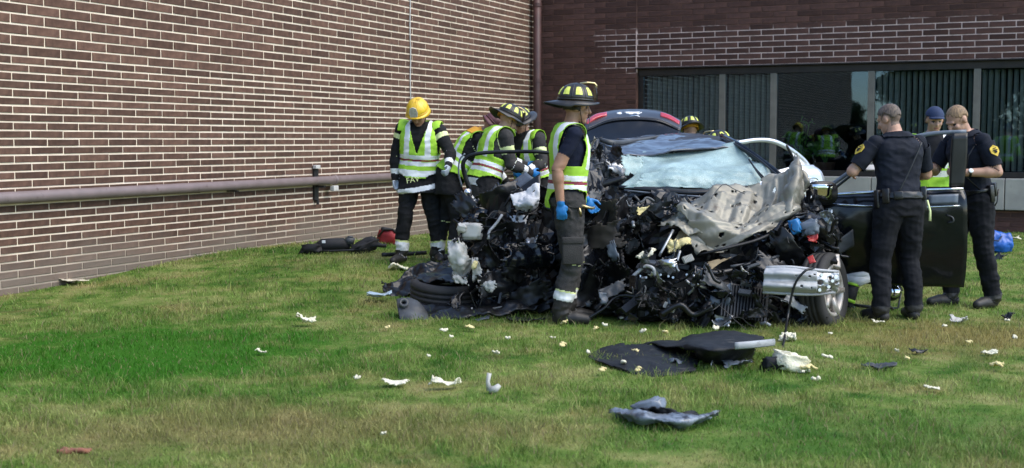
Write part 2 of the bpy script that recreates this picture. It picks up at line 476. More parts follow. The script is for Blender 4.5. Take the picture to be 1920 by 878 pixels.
M_brickL = wall_stain(brick_mat('brick_left', None), 'l'); M_brickLs = wall_stain(brick_mat('brick_left_rest', 'rnd'), 'l')
M_mortarL = wall_stain(mat('mortar_left', (0.90, 0.76, 0.60), (0.72, 0.60, 0.46), rough=0.95, scale=2.2, bump=0.3, bscale=120, spec=0.1), 'l')
def brickR(name, attr):
    m = mat(name, (0.105, 0.050, 0.040), (0.066, 0.034, 0.029), rough=0.85, scale=9, bump=0.35, bscale=90, spec=0.25,
            dirt=(0.24, 0.21, 0.21), dirt_amt=(0.68, 0.78), dirt_scale=3.0)
    return add_random_tint(m, 0.65, 1.2, attr)
M_brickR = brickR('brick_right', None); M_brickRs = brickR('brick_right_rest', 'rnd')
M_mortarR = right_mortar(mat('mortar_right', (0.16, 0.085, 0.064), (0.092, 0.05, 0.040), rough=0.95, scale=3, bump=0.3, bscale=120, spec=0.1))
M_pipe = mat('painted_pipe', (0.215, 0.165, 0.160), (0.175, 0.135, 0.130), rough=0.55, scale=6, dirt=(0.09, 0.05, 0.04), dirt_amt=(0.62, 0.75), dirt_scale=9)
M_spout = mat('painted_downspout', (0.105, 0.050, 0.045), (0.07, 0.035, 0.032), rough=0.5, scale=5)
M_blackmetal = mat('black_metal', (0.02, 0.018, 0.018), (0.012, 0.011, 0.011), rough=0.5)
M_whitecap = mat('white_plastic_cap', (0.62, 0.60, 0.56), (0.5, 0.48, 0.45), rough=0.5)
M_bronze = mat('bronze_frame', (0.028, 0.020, 0.016), (0.018, 0.013, 0.011), rough=0.45, metal=0.3)
M_mull = mat('mullion_paint', (0.17, 0.15, 0.125), (0.13, 0.115, 0.095), rough=0.5, scale=5)
M_conc = mat('sill_concrete', (0.40, 0.37, 0.32), (0.31, 0.285, 0.25), rough=0.9, scale=4, bump=0.3, bscale=60, dirt=(0.2, 0.19, 0.17), dirt_amt=(.58, .8))
M_blind = mat('blind_fabric', (0.31, 0.33, 0.29), (0.25, 0.27, 0.24), rough=0.8, scale=10)
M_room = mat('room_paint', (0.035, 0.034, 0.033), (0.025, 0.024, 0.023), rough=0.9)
M_coping = mat('metal_coping', (0.12, 0.075, 0.06), (0.09, 0.06, 0.05), rough=0.5, metal=0.3)
M_roof = mat('roof_membrane', (0.12, 0.12, 0.12), rough=0.9)

def glass_mat(name, tint=(0.86, 0.88, 0.87), ior=1.62):
    m = bpy.data.materials.new(name); m.use_nodes = True
    N = m.node_tree.nodes; L = m.node_tree.links
    N.remove(N['Principled BSDF'])
    fr = N.new('ShaderNodeFresnel'); fr.inputs[0].default_value = ior
    t = N.new('ShaderNodeBsdfTransparent'); t.inputs[0].default_value = (*tint, 1)
    g = N.new('ShaderNodeBsdfGlossy'); g.inputs['Roughness'].default_value = 0.015; g.inputs[0].default_value = (0.48, 0.72, 1, 1)
    tc = N.new('ShaderNodeTexCoord'); nz = N.new('ShaderNodeTexNoise'); nz.inputs['Scale'].default_value = 0.9; L.new(tc.outputs['Object'], nz.inputs[0])
    bp = N.new('ShaderNodeBump'); bp.inputs['Strength'].default_value = 0.02; bp.inputs['Distance'].default_value = 0.05
    L.new(nz.outputs[0], bp.inputs['Height']); L.new(bp.outputs[0], g.inputs['Normal'])
    ms = N.new('ShaderNodeMixShader'); L.new(fr.outputs[0], ms.inputs[0]); L.new(t.outputs[0], ms.inputs[1]); L.new(g.outputs[0], ms.inputs[2])
    L.new(ms.outputs[0], N['Material Output'].inputs[0])
    return m
M_glass = glass_mat('window_glass')

WALL_H = 4.62
def courses(top=WALL_H):
    z = 0.0; out = []
    while z < top - 0.02:
        c = 0.0795 if z < 2.30 else 0.1005
        c = min(c, top - z); out.append((z, c)); z += c
    return out

BRICK_MESH = {}
def brick_mesh(L_, H_, m, var):
    key = (round(L_, 3), round(H_, 3), m.name, var)
    if key in BRICK_MESH: return BRICK_MESH[key]
    rnd = random.Random(hash(key) % 9999 + var)
    x, y, z = L_/2, 0.007, H_/2; e = 0.003
    j = lambda: rnd.uniform(-0.0018, 0.0018)
    V = [(sx*x+j(), 0.02, sz*z+j()) for sx, sz in ((-1,-1),(1,-1),(1,1),(-1,1))]
    V += [(sx*(x)+j(), -y+0.004, sz*(z)+j()) for sx, sz in ((-1,-1),(1,-1),(1,1),(-1,1))]
    V += [(sx*(x-e)+j(), -y+j(), sz*(z-e)+j()) for sx, sz in ((-1,-1),(1,-1),(1,1),(-1,1))]
    Fc = [(8,9,10,11)] + [(k, (k+1)%4, 4+(k+1)%4, 4+k) for k in range(4)] + [(4+k, 4+(k+1)%4, 8+(k+1)%4, 8+k) for k in range(4)]
    me = bpy.data.meshes.new('brick'); me.from_pydata(V, [], Fc); me.materials.append(m); me.update()
    BRICK_MESH[key] = me
    return me

def proj(p):
    c, s = math.cos(PITCH), math.sin(PITCH)
    d = p - Vector((0, 0, CAM_Z)); depth = d.y*c - d.z*s
    if depth < 0.5: return None
    return 960 + F_PX*d.x/depth, 439 - F_PX*(d.y*s + d.z*c)/depth, depth

def lay_bricks(wing, panel, x0, x1, skip, m_obj, m_rest, L_=0.430, seed=1, big=300, hidden=None):
    rnd = random.Random(seed); MW = panel.parent.matrix_world if panel.parent else Matrix()
    items = []
    for r, (z, c) in enumerate(courses()):
        x = x0 - (L_/2 if r % 2 else 0) - rnd.uniform(0, 0.01)
        while x < x1:
            a, b_ = max(x, x0), min(x + L_, x1)
            spans = [(a, b_)]
            for (sx0, sx1, sz0, sz1) in skip:
                if z + c/2 > sz0 and z + c/2 < sz1:
                    ns = []
                    for (p, q) in spans:
                        if q <= sx0 or p >= sx1: ns.append((p, q))
                        else:
                            if p < sx0: ns.append((p, sx0))
                            if q > sx1: ns.append((sx1, q))
                    spans = ns
            for (p, q) in spans:
                if q - p > 0.04: items.append((p, q, z, c))
            x += L_
    scored = []
    for k, (p, q, z, c) in enumerate(items):
        w = wing.matrix_world @ Vector(((p+q)/2, 0, z+c/2)); e = wing.matrix_world @ Vector((q, 0, z)); e0 = wing.matrix_world @ Vector((p, 0, z))
        pr, pe, p0 = proj(w), proj(e), proj(e0)
        sc = 0
        if pr and pe and p0 and -20 < pr[0] < 1940 and -10 < pr[1] < 880 and not (hidden and hidden(pr[0], pr[1])):
            sc = abs(pe[0]-p0[0]) * c*F_PX/pr[2]
        scored.append((sc, k))
    scored.sort(reverse=True)
    ind = {k for sc, k in scored[:big] if sc > 0}
    V = []; Fc = []; rn = []
    J = 0.017
    for k, (p, q, z, c) in enumerate(items):
        l, h = q-p-J, c-J
        if k in ind:
            full = abs(q-p-L_) < 1e-4
            me = brick_mesh(l if full else round(l, 2), h, m_obj, rnd.randrange(4))
            o = bpy.data.objects.new('brick', me); col.objects.link(o); o.parent = panel
            o.location = ((p+q)/2, -0.002*rnd.random(), z+c/2+rnd.uniform(-.001, .001)); o.rotation_euler = (0, rnd.uniform(-.004, .004), 0)
        else:
            n = len(V); X = (p+q)/2; y = -0.007 - 0.002*rnd.random(); e = 0.003
            V += [(X+sx*l/2, 0.02, z+c/2+sz*h/2) for sx, sz in ((-1,-1),(1,-1),(1,1),(-1,1))]
            V += [(X+sx*(l/2-e), y, z+c/2+sz*(h/2-e)) for sx, sz in ((-1,-1),(1,-1),(1,1),(-1,1))]
            Fc += [(n+4,n+5,n+6,n+7)] + [(n+a, n+(a+1)%4, n+4+(a+1)%4, n+4+a) for a in range(4)]
            rn += [rnd.random()]*5
    o = mesh_obj('brickwork', V, Fc, m_rest, panel); tag(o, kind='stuff')
    a = o.data.attributes.new('rnd', 'FLOAT', 'FACE'); a.data.foreach_set('value', np.array(rn, np.float32))
    return o

def left_wing():
    ang = math.atan2(W_DIR.y, W_DIR.x)
    w = empty('brick_wing', CORNER, ang)
    tag(w, 'plain brown brick wing with pale mortar and a pipe running along it', 'building', 'wings of the brick building')
    bpy.context.view_layer.update()
    m = MB(); m.box((-37.2, 0.0, -0.3), (0.0, 0.25, WALL_H))
    panel = m.build('wall', M_mortarL, w)
    m = MB(); m.box((-37.2, 0.25, -0.3), (8.0, 12.0, WALL_H-0.25)); m.build('roof_block', M_roof, w)
    m = MB(); m.box((-37.25, -0.05, WALL_H), (0.0, 0.35, WALL_H+0.10)); m.build('coping', M_coping, w)
    lay_bricks(w, panel, -37.2, 0.0, [], M_brickL, M_brickLs, seed=3,
               hidden=lambda x, y: (x > 740 and y > 220 and x < 1010) or (y > 352 - .03*x and x > 735))
    # far end return wall of the wing: same bricks in courses
    # pipe along the wall
    Wm = w.matrix_world.inverted()
    def on_wall(x, y, out=0.09):
        d = at(x, y, 10) - Vector((0, 0, CAM_Z)); o = Vector((0, 0, CAM_Z)); n = W_NRM
        k = (CORNER + n*out - o).dot(n) / d.dot(n); return Wm @ (o + d*k)
    a, b = on_wall(0, 374), on_wall(724, 331)
    zz = (a.z + b.z)/2
    m = MB(); m.tube([(-24, -0.09, zz), (b.x+5.5, -0.09, zz)], 0.057, 20); pipe = m.build('pipe', M_pipe, w, smooth=True)
    br = on_wall(600, 340)
    m = MB(); m.tube([(br.x-0.17+0.5, -0.09, zz), (br.x-0.10+0.5, -0.09, zz)], 0.066, 20); m.build('pipe_coupling', M_pipe, pipe, smooth=True)
    m = MB(); m.box((br.x-0.05, -0.035, zz-0.26), (br.x+0.05, -0.006, zz+0.20)); m.box((br.x-0.025, -0.165, zz-0.09), (br.x+0.025, -0.03, zz-0.062))
    m.tube([(br.x, -0.05, zz-0.26), (br.x, -0.05, zz-0.32)], 0.02, 8)
    m.build('pipe_bracket', M_blackmetal, w)
    m = MB(); m.box((br.x-0.065, -0.075, zz+0.16), (br.x+0.045, -0.02, zz+0.21)); m.build('bracket_cap', M_whitecap, w, bevel=0.008)
    m = MB(); m.box((br.x+0.24, -0.16, zz-0.15), (br.x+0.36, -0.09, zz-0.075)); m.build('bracket_cap', M_whitecap, w, bevel=0.01)
    for sx in np.arange(-22, -1, 4.2):
        m = MB(); m.box((sx-0.02, -0.16, zz-0.075), (sx+0.02, -0.01, zz-0.058)); m.build('pipe_hanger', M_blackmetal, w)
    # thin white cable down the wall
    c0, c1 = on_wall(768, 0, .015), on_wall(775, 165, .015)
    pts = [(c0.x + 0.01*math.sin(i*1.7), -0.022, WALL_H - (WALL_H-2.0)*i/12) for i in range(13)]
    m = MB(); m.tube(pts, 0.009, 6); m.build('cable', M_whitecap, w)
    # downspout in the corner
    m = MB(); m.tube([(-0.17, -0.15, WALL_H-0.05), (-0.17, -0.15, 0.05)], 0.075, 16)
    ds = m.build('downspout', M_spout, w, smooth=True)
    for z in (1.0, 2.6, 4.0):
        m = MB(); m.tube([(-0.17, -0.15, z-.03), (-0.17, -0.15, z+.03)], 0.085, 16); m.build('strap', M_spout, ds)
    return w
LEFT = left_wing()

def right_wing():
    w = empty('brick_wing', CORNER, -TH)
    tag(w, 'dark brown brick wing with a band of tall windows, standing behind the crash', 'building', 'wings of the brick building')
    bpy.context.view_layer.update()
    Wm = w.matrix_world.inverted(); n = -W_DIR
    def on_wall(x, y, out=0.0):
        d = at(x, y, 10) - Vector((0, 0, CAM_Z)); o = Vector((0, 0, CAM_Z))
        k = (CORNER + n*out - o).dot(n) / d.dot(n); return Wm @ (o + d*k)
    WX0, WX1 = on_wall(1193, 200).x, 10.6
    Z0, Z1 = 0.88, 2.3055 + 5*0.1005
    XE = 15.0; D = 0.30
    m = MB()
    m.box((0.0, 0, -0.3), (WX0, D, WALL_H)); m.box((WX0, 0, Z1), (WX1, D, WALL_H)); m.box((WX1, 0, -.3), (XE, D, WALL_H)); m.box((WX0, 0, -.3), (WX1, D, 0.34))
    panel = m.build('wall', M_mortarR, w)
    lay_bricks(w, panel, 0.0, XE, [(WX0, WX1, 0.30, Z1)], M_brickR, M_brickRs, L_=0.412, seed=8,
               hidden=lambda x, y: y > 190 and not (x > 1820 and y > 390))
    m = MB(); m.box((WX0-0.02, -0.02, Z1-0.022), (WX1+.02, D, Z1-0.002)); m.build('lintel', M_bronze, w)
    m = MB(); m.box((0.0, -0.05, WALL_H), (XE, 0.35, WALL_H+0.10)); m.build('coping', M_coping, w)
    # expansion joint
    m = MB(); m.box((WX0-0.012, -0.014, Z1), (WX0+0.006, -0.002, WALL_H)); m.build('joint_sealant', M_mortarR, w)
    # concrete sill slabs
    xs = [WX0, WX0+2.1, WX0+4.2, WX0+6.3, WX1]
    for a, b in zip(xs[:-1], xs[1:]):
        m = MB(); m.box((a+.006, -0.10, 0.36), (b-.006, 0.24, 0.87)); m.build('sill_slab', M_conc, w, bevel=0.012)
    # window band
    win = MB(); win.box((WX0+0.002, 0.10, Z0), (WX1-0.002, 0.20, Z0+0.09)); win.box((WX0+.002, 0.08, Z1-0.15), (WX1-.002, 0.20, Z1-0.024))
    win.box((WX0+.002, 0.10, Z0+.09), (WX0+0.10, 0.20, Z1-0.15)); win.box((WX1-0.10, 0.10, Z0+.09), (WX1-.002, 0.20, Z1-0.15))
    window = win.build('window', M_bronze, w, bevel=0.004)
    mx = [on_wall(x, 200, -0.10).x for x in (1354, 1450, 1633, 1831)] + [9.85]
    for x in mx:
        m = MB(); m.box((x-0.055, 0.075, Z0+.09), (x+0.055, 0.195, Z1-0.15)); m.build('mullion', M_mull, window, bevel=0.005)
    edges = [WX0+0.10] + mx + [WX1-0.10]
    for k in range(len(edges)-1):
        a = edges[k] + (0.055 if k else 0); b = edges[k+1] - (0.055 if k < len(edges)-2 else 0)
        m = MB(); m.box((a+.001, 0.140, Z0+.091), (b-.001, 0.148, Z1-0.151)); m.build('pane', M_glass, window)
        if k != 2:
            rnd = random.Random(k); x = a + 0.05
            while x < b - 0.03:
                ang = math.radians(38 + rnd.uniform(-7, 7)); hw = 0.044
                m = MB(); dx, dy = hw*math.cos(ang), hw*math.sin(ang)
                bow = 0.008
                m.add([(x-dx, 0.32-dy, Z0+.10), (x+bow, 0.32-bow, Z0+.10), (x+dx, 0.32+dy, Z0+.10), (x-dx, 0.32-dy, Z1-.16), (x+bow, 0.32-bow, Z1-.16), (x+dx, 0.32+dy, Z1-.16)],
                      [(0,1,4,3), (1,2,5,4)])
                o = m.build('blind_slat', M_blind, window); s = o.modifiers.new('solid', 'SOLIDIFY'); s.thickness = 0.002
                x += 0.098 + rnd.uniform(-.004, .004)
    # room behind the glass
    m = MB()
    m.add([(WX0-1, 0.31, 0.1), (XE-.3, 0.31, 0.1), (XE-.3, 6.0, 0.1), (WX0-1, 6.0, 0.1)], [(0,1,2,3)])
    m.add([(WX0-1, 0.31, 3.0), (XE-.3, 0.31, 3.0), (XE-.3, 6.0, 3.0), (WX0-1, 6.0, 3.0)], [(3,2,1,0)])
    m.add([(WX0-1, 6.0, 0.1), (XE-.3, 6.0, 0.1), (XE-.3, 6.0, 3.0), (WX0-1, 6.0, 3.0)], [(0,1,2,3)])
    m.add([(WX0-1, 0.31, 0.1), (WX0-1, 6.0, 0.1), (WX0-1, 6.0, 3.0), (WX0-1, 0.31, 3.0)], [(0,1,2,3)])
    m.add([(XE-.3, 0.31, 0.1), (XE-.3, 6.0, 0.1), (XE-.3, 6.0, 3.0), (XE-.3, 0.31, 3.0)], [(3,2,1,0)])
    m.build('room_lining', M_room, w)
    m = MB(); m.box((0.0, 0.31, 3.05), (XE, 9.0, WALL_H-0.2)); m.box((0.0, 6.1, -.2), (XE, 9.0, 3.05)); m.box((0, .31, -.2), (WX0-1.02, 6.1, 3.05)); m.box((XE-.28, .31, -.2), (XE, 6.1, 3.05))
    m.build('roof_block', M_roof, w)
    return w, on_wall
RIGHT, on_right = right_wing()

# ------------------------------------------------------------------ plants: one in the window, trees across the lawn (mirrored in the glass)
M_leaf = mat('plant_leaf', (0.10, 0.30, 0.035), (0.05, 0.17, 0.02), rough=0.5, scale=9, transl=0.4)
M_tree = mat('tree_leaf', (0.055, 0.095, 0.028), (0.030, 0.058, 0.018), rough=0.6, scale=1.5, transl=0.3)
M_bark = mat('bark', (0.11, 0.085, 0.065), (0.07, 0.05, 0.04), rough=0.95, scale=6, bump=0.6, bscale=14, stretch=(1, 1, .2))
M_pot = mat('clay_pot', (0.18, 0.10, 0.07), rough=0.8)

def leaf_cloud(name, centres, per, size, m_, parent, seed, off=(0,0,0)):
    rng = np.random.default_rng(seed); V = []
    for (c, r) in centres:
        c = np.array(c) - np.array(off)
        d = rng.normal(size=(per, 3)); d /= np.linalg.norm(d, axis=1, keepdims=True)
        p = c + d * (np.array(r) * rng.uniform(0.35, 1.08, (per, 1)))
        a = rng.normal(size=(per, 3)); a /= np.linalg.norm(a, axis=1, keepdims=True)
        b = np.cross(a, rng.normal(size=(per, 3))); b /= np.linalg.norm(b, axis=1, keepdims=True)
        s = size * rng.uniform(.6, 1.4, (per, 1))
        V.append(np.stack([p-a*s, p+b*s*.45, p+a*s, p-b*s*.45], 1))
    V = np.concatenate(V).reshape(-1, 3); n = len(V)//4
    return mesh_obj(name, V, np.arange(4*n).reshape(-1, 4), m_, parent)

def tree(x, y, h, label, seed):
    rnd = random.Random(seed); z0 = float(lawn_z(np.array(x), np.array(y)))
    t = empty('shade_tree', (x, y, z0)); tag(t, label, 'tree', 'trees across the lawn mirrored in the windows')
    m = MB(); r0 = h*0.022
    m.tube([(0,0,-.2), (0.05,0,h*.2), (-.05,.08,h*.45), (0.1,0,h*.75)], [r0*1.4, r0, r0*.8, r0*.3], 8)
    cs = []
    for k in range(9):
        a = k*2.4; l = h*rnd.uniform(.18, .3); z = h*rnd.uniform(.3, .6)
        e = (math.cos(a)*l, math.sin(a)*l, z + l*.8)
        m.tube([(0, 0, z), (e[0]*.5, e[1]*.5, z+l*.35), e], [r0*.5, r0*.35, r0*.12], 6)
        cs.append((e, (h*.15, h*.15, h*.12)))
    for k in range(20):
        a = rnd.uniform(0, 6.28); l = h*rnd.uniform(0, .24)
        cs.append(((math.cos(a)*l, math.sin(a)*l, h*rnd.uniform(.14, .92)), (h*.14, h*.14, h*.11)))
    m.build('trunk', M_bark, t, smooth=True)
    leaf_cloud('crown', cs, 420, h*0.024, M_tree, t, seed)
tree(-29.2, -42, 11.5, 'broad shade tree mirrored behind the blinds of the fourth pane', 11)
tree(-24.6, -40, 12.5, 'tall shade tree mirrored above the person in the blue cap', 12)
tree(-20.0, -43, 12, 'shade tree mirrored behind the fair-haired officer', 13)
tree(-15.0, -41, 13, 'shade tree mirrored in the pane at the right edge', 14)
tree(-38.5, -46, 4.6, 'low distant tree mirrored under the strip of sky', 15)

def tree_line():
    rnd = random.Random(5); cs = []
    for k in range(90):
        x = -75 + k*1.0 + rnd.uniform(-.5, .5); hh = 2.4 + 1.2*noise.noise(Vector((x*.15, 0, 0))) + rnd.uniform(0, .6)
        if x > -33: hh += 2.5
        for q in range(2): cs.append(((x, -62 + rnd.uniform(-2, 2), hh*(.3 + .45*q)), (1.6, 1.4, hh*.42)))
    o = leaf_cloud('distant_tree_line', cs, 110, .30, M_tree, None, 9); tag(o, 'distant line of trees mirrored low in the glass', 'trees', kind='stuff')
tree_line()

def potted(px, py, h, label, seed, leafsize, per):
    p = on_right(px, py, -0.62); wp = RIGHT.matrix_world @ Vector((p.x, 0.62, 0.10))
    t = empty('potted_plant', wp); tag(t, label, 'plant', 'plants behind the window')
    m = MB(); m.box((-0.28, -0.22, 0), (0.28, 0.22, 0.74)); m.build('stand', M_room, t, bevel=.01)
    m = MB(); m.lathe([(0.0, 0.742), (0.13, 0.742), (0.17, 0.98), (0.18, 1.0), (0.15, 1.0), (0.0, 0.97)], (0,0,0), (0,0,1), 20); m.build('pot', M_pot, t, smooth=True)
    rnd = random.Random(seed); m = MB(); cs = []
    for k in range(7):
        a = k*0.9; l = rnd.uniform(.08, .26); e = (math.cos(a)*l, math.sin(a)*l*.7, 1.0 + h*rnd.uniform(.4, .95))
        m.tube([(0,0,.96), (e[0]*.4, e[1]*.4, 1.0+h*.3), e], .008, 5); cs.append((e, (.14, .12, .11)))
    m.build('stems', M_leaf, t)
    leaf_cloud('foliage', cs, per, leafsize, M_leaf, t, seed)
potted(1548, 290, 0.40, 'low bright green leafy plant behind the bare window pane', 21, 0.05, 60)
potted(1502, 250, 0.75, 'taller sparse green plant behind the bare window pane', 22, 0.035, 14)
# ------------------------------------------------------------------ people
def V3(*a): return Vector(a)
M_skin = mat('skin_light', (0.50, 0.29, 0.20), (0.43, 0.24, 0.16), rough=0.5, scale=20, spec=0.4)
M_skin2 = mat('skin_tan', (0.40, 0.215, 0.135), (0.33, 0.175, 0.11), rough=0.5, scale=20, spec=0.4)
M_lip = mat('lips', (0.36, 0.14, 0.11), rough=0.5)
M_eye = mat('eyes', (0.03, 0.025, 0.02), rough=0.2)
M_turn = mat('turnout_black', (0.021, 0.021, 0.022), (0.012, 0.012, 0.013), rough=0.85, scale=7, bump=0.5, bscale=130, spec=0.2)
M_turng = mat('turnout_grey', (0.058, 0.055, 0.052), (0.036, 0.034, 0.033), rough=0.88, scale=6, bump=0.5, bscale=130, spec=0.2)
M_boot = mat('boot_rubber', (0.016, 0.015, 0.015), (0.03, 0.026, 0.022), rough=0.55, scale=12)
M_lime = mat('hi_vis_lime', (0.44, 0.78, 0.05), (0.34, 0.62, 0.04), rough=0.7, scale=7, bump=0.3, bscale=200, dirt=(0.20, 0.30, 0.05), dirt_amt=(.58, .8), dirt_scale=6)
M_refl = mat('reflective_silver', (0.88, 0.89, 0.88), (0.74, 0.75, 0.74), rough=0.4, scale=10, spec=0.8, dirt=(.5, .5, .46), dirt_amt=(.6, .8), dirt_scale=9)
M_refly = mat('reflective_yellow', (0.82, 0.88, 0.42), (0.72, 0.78, 0.34), rough=0.45, scale=10)
M_red = mat('vest_red', (0.28, 0.03, 0.05), rough=0.7)
M_navy = mat('navy_cotton', (0.012, 0.016, 0.034), (0.008, 0.010, 0.022), rough=0.9, scale=8, bump=0.3, bscale=150, spec=0.2)
M_pol = mat('police_navy', (0.0125, 0.0155, 0.026), (0.008, 0.010, 0.017), rough=0.82, scale=6, bump=0.3, bscale=160, spec=0.25)
M_polp = mat('police_trousers', (0.010, 0.0105, 0.014), (0.006, 0.0065, 0.009), rough=0.85, scale=6, bump=0.3, bscale=160, spec=0.25)
M_leather = mat('black_leather', (0.012, 0.011, 0.011), rough=0.35, spec=0.5, scale=20)
M_gblue = mat('nitrile_blue', (0.02, 0.20, 0.52), (0.015, 0.16, 0.44), rough=0.4, scale=18)
M_ggrey = mat('work_glove', (0.42, 0.48, 0.54), (0.3, 0.34, 0.4), rough=0.7, scale=14)
M_hblack = mat('helmet_black', (0.016, 0.015, 0.014), (0.03, 0.027, 0.024), rough=0.38, scale=10, spec=0.5, dirt=(.06, .055, .05), dirt_amt=(.6, .8))
M_hyellow = mat('helmet_yellow', (0.86, 0.56, 0.03), (0.74, 0.44, 0.02), rough=0.35, scale=8, coat=0.2, dirt=(.16, .09, .02), dirt_amt=(.58, .72), dirt_scale=9)
M_hpanel = mat('helmet_panel_yellow', (0.80, 0.86, 0.16), (0.72, 0.76, 0.12), rough=0.4)
M_brass = mat('brass', (0.72, 0.55, 0.26), (0.5, 0.38, 0.2), rough=0.3, metal=0.9)
M_silver = mat('steel', (0.72, 0.72, 0.72), (0.55, 0.55, 0.55), rough=0.3, metal=0.9)
M_wshield = mat('helmet_shield_white', (0.62, 0.58, 0.50), (0.40, 0.36, 0.30), rough=0.6, scale=30)
M_maroon = mat('helmet_maroon', (0.13, 0.045, 0.05), (0.09, 0.03, 0.035), rough=0.5, scale=6)
M_orange = mat('lining_orange', (0.72, 0.36, 0.02), (0.55, 0.25, 0.02), rough=0.7)
M_hairl = mat('hair_fair', (0.32, 0.20, 0.10), (0.13, 0.08, 0.042), rough=0.6, scale=70, stretch=(1,1,.3), bump=.4, bscale=120)
M_hairg = mat('hair_grey_brown', (0.16, 0.115, 0.085), (0.05, 0.035, 0.027), rough=0.6, scale=70, stretch=(1,1,.3), bump=.4, bscale=120)
M_haird = mat('hair_dark', (0.02, 0.015, 0.012), rough=0.6, scale=60, bump=.4, bscale=120)
M_cap = mat('cap_blue', (0.022, 0.040, 0.10), (0.015, 0.028, 0.07), rough=0.85, scale=12)
M_patch = mat('patch_gold', (0.72, 0.52, 0.06), (0.5, 0.33, 0.03), rough=0.7, scale=30)

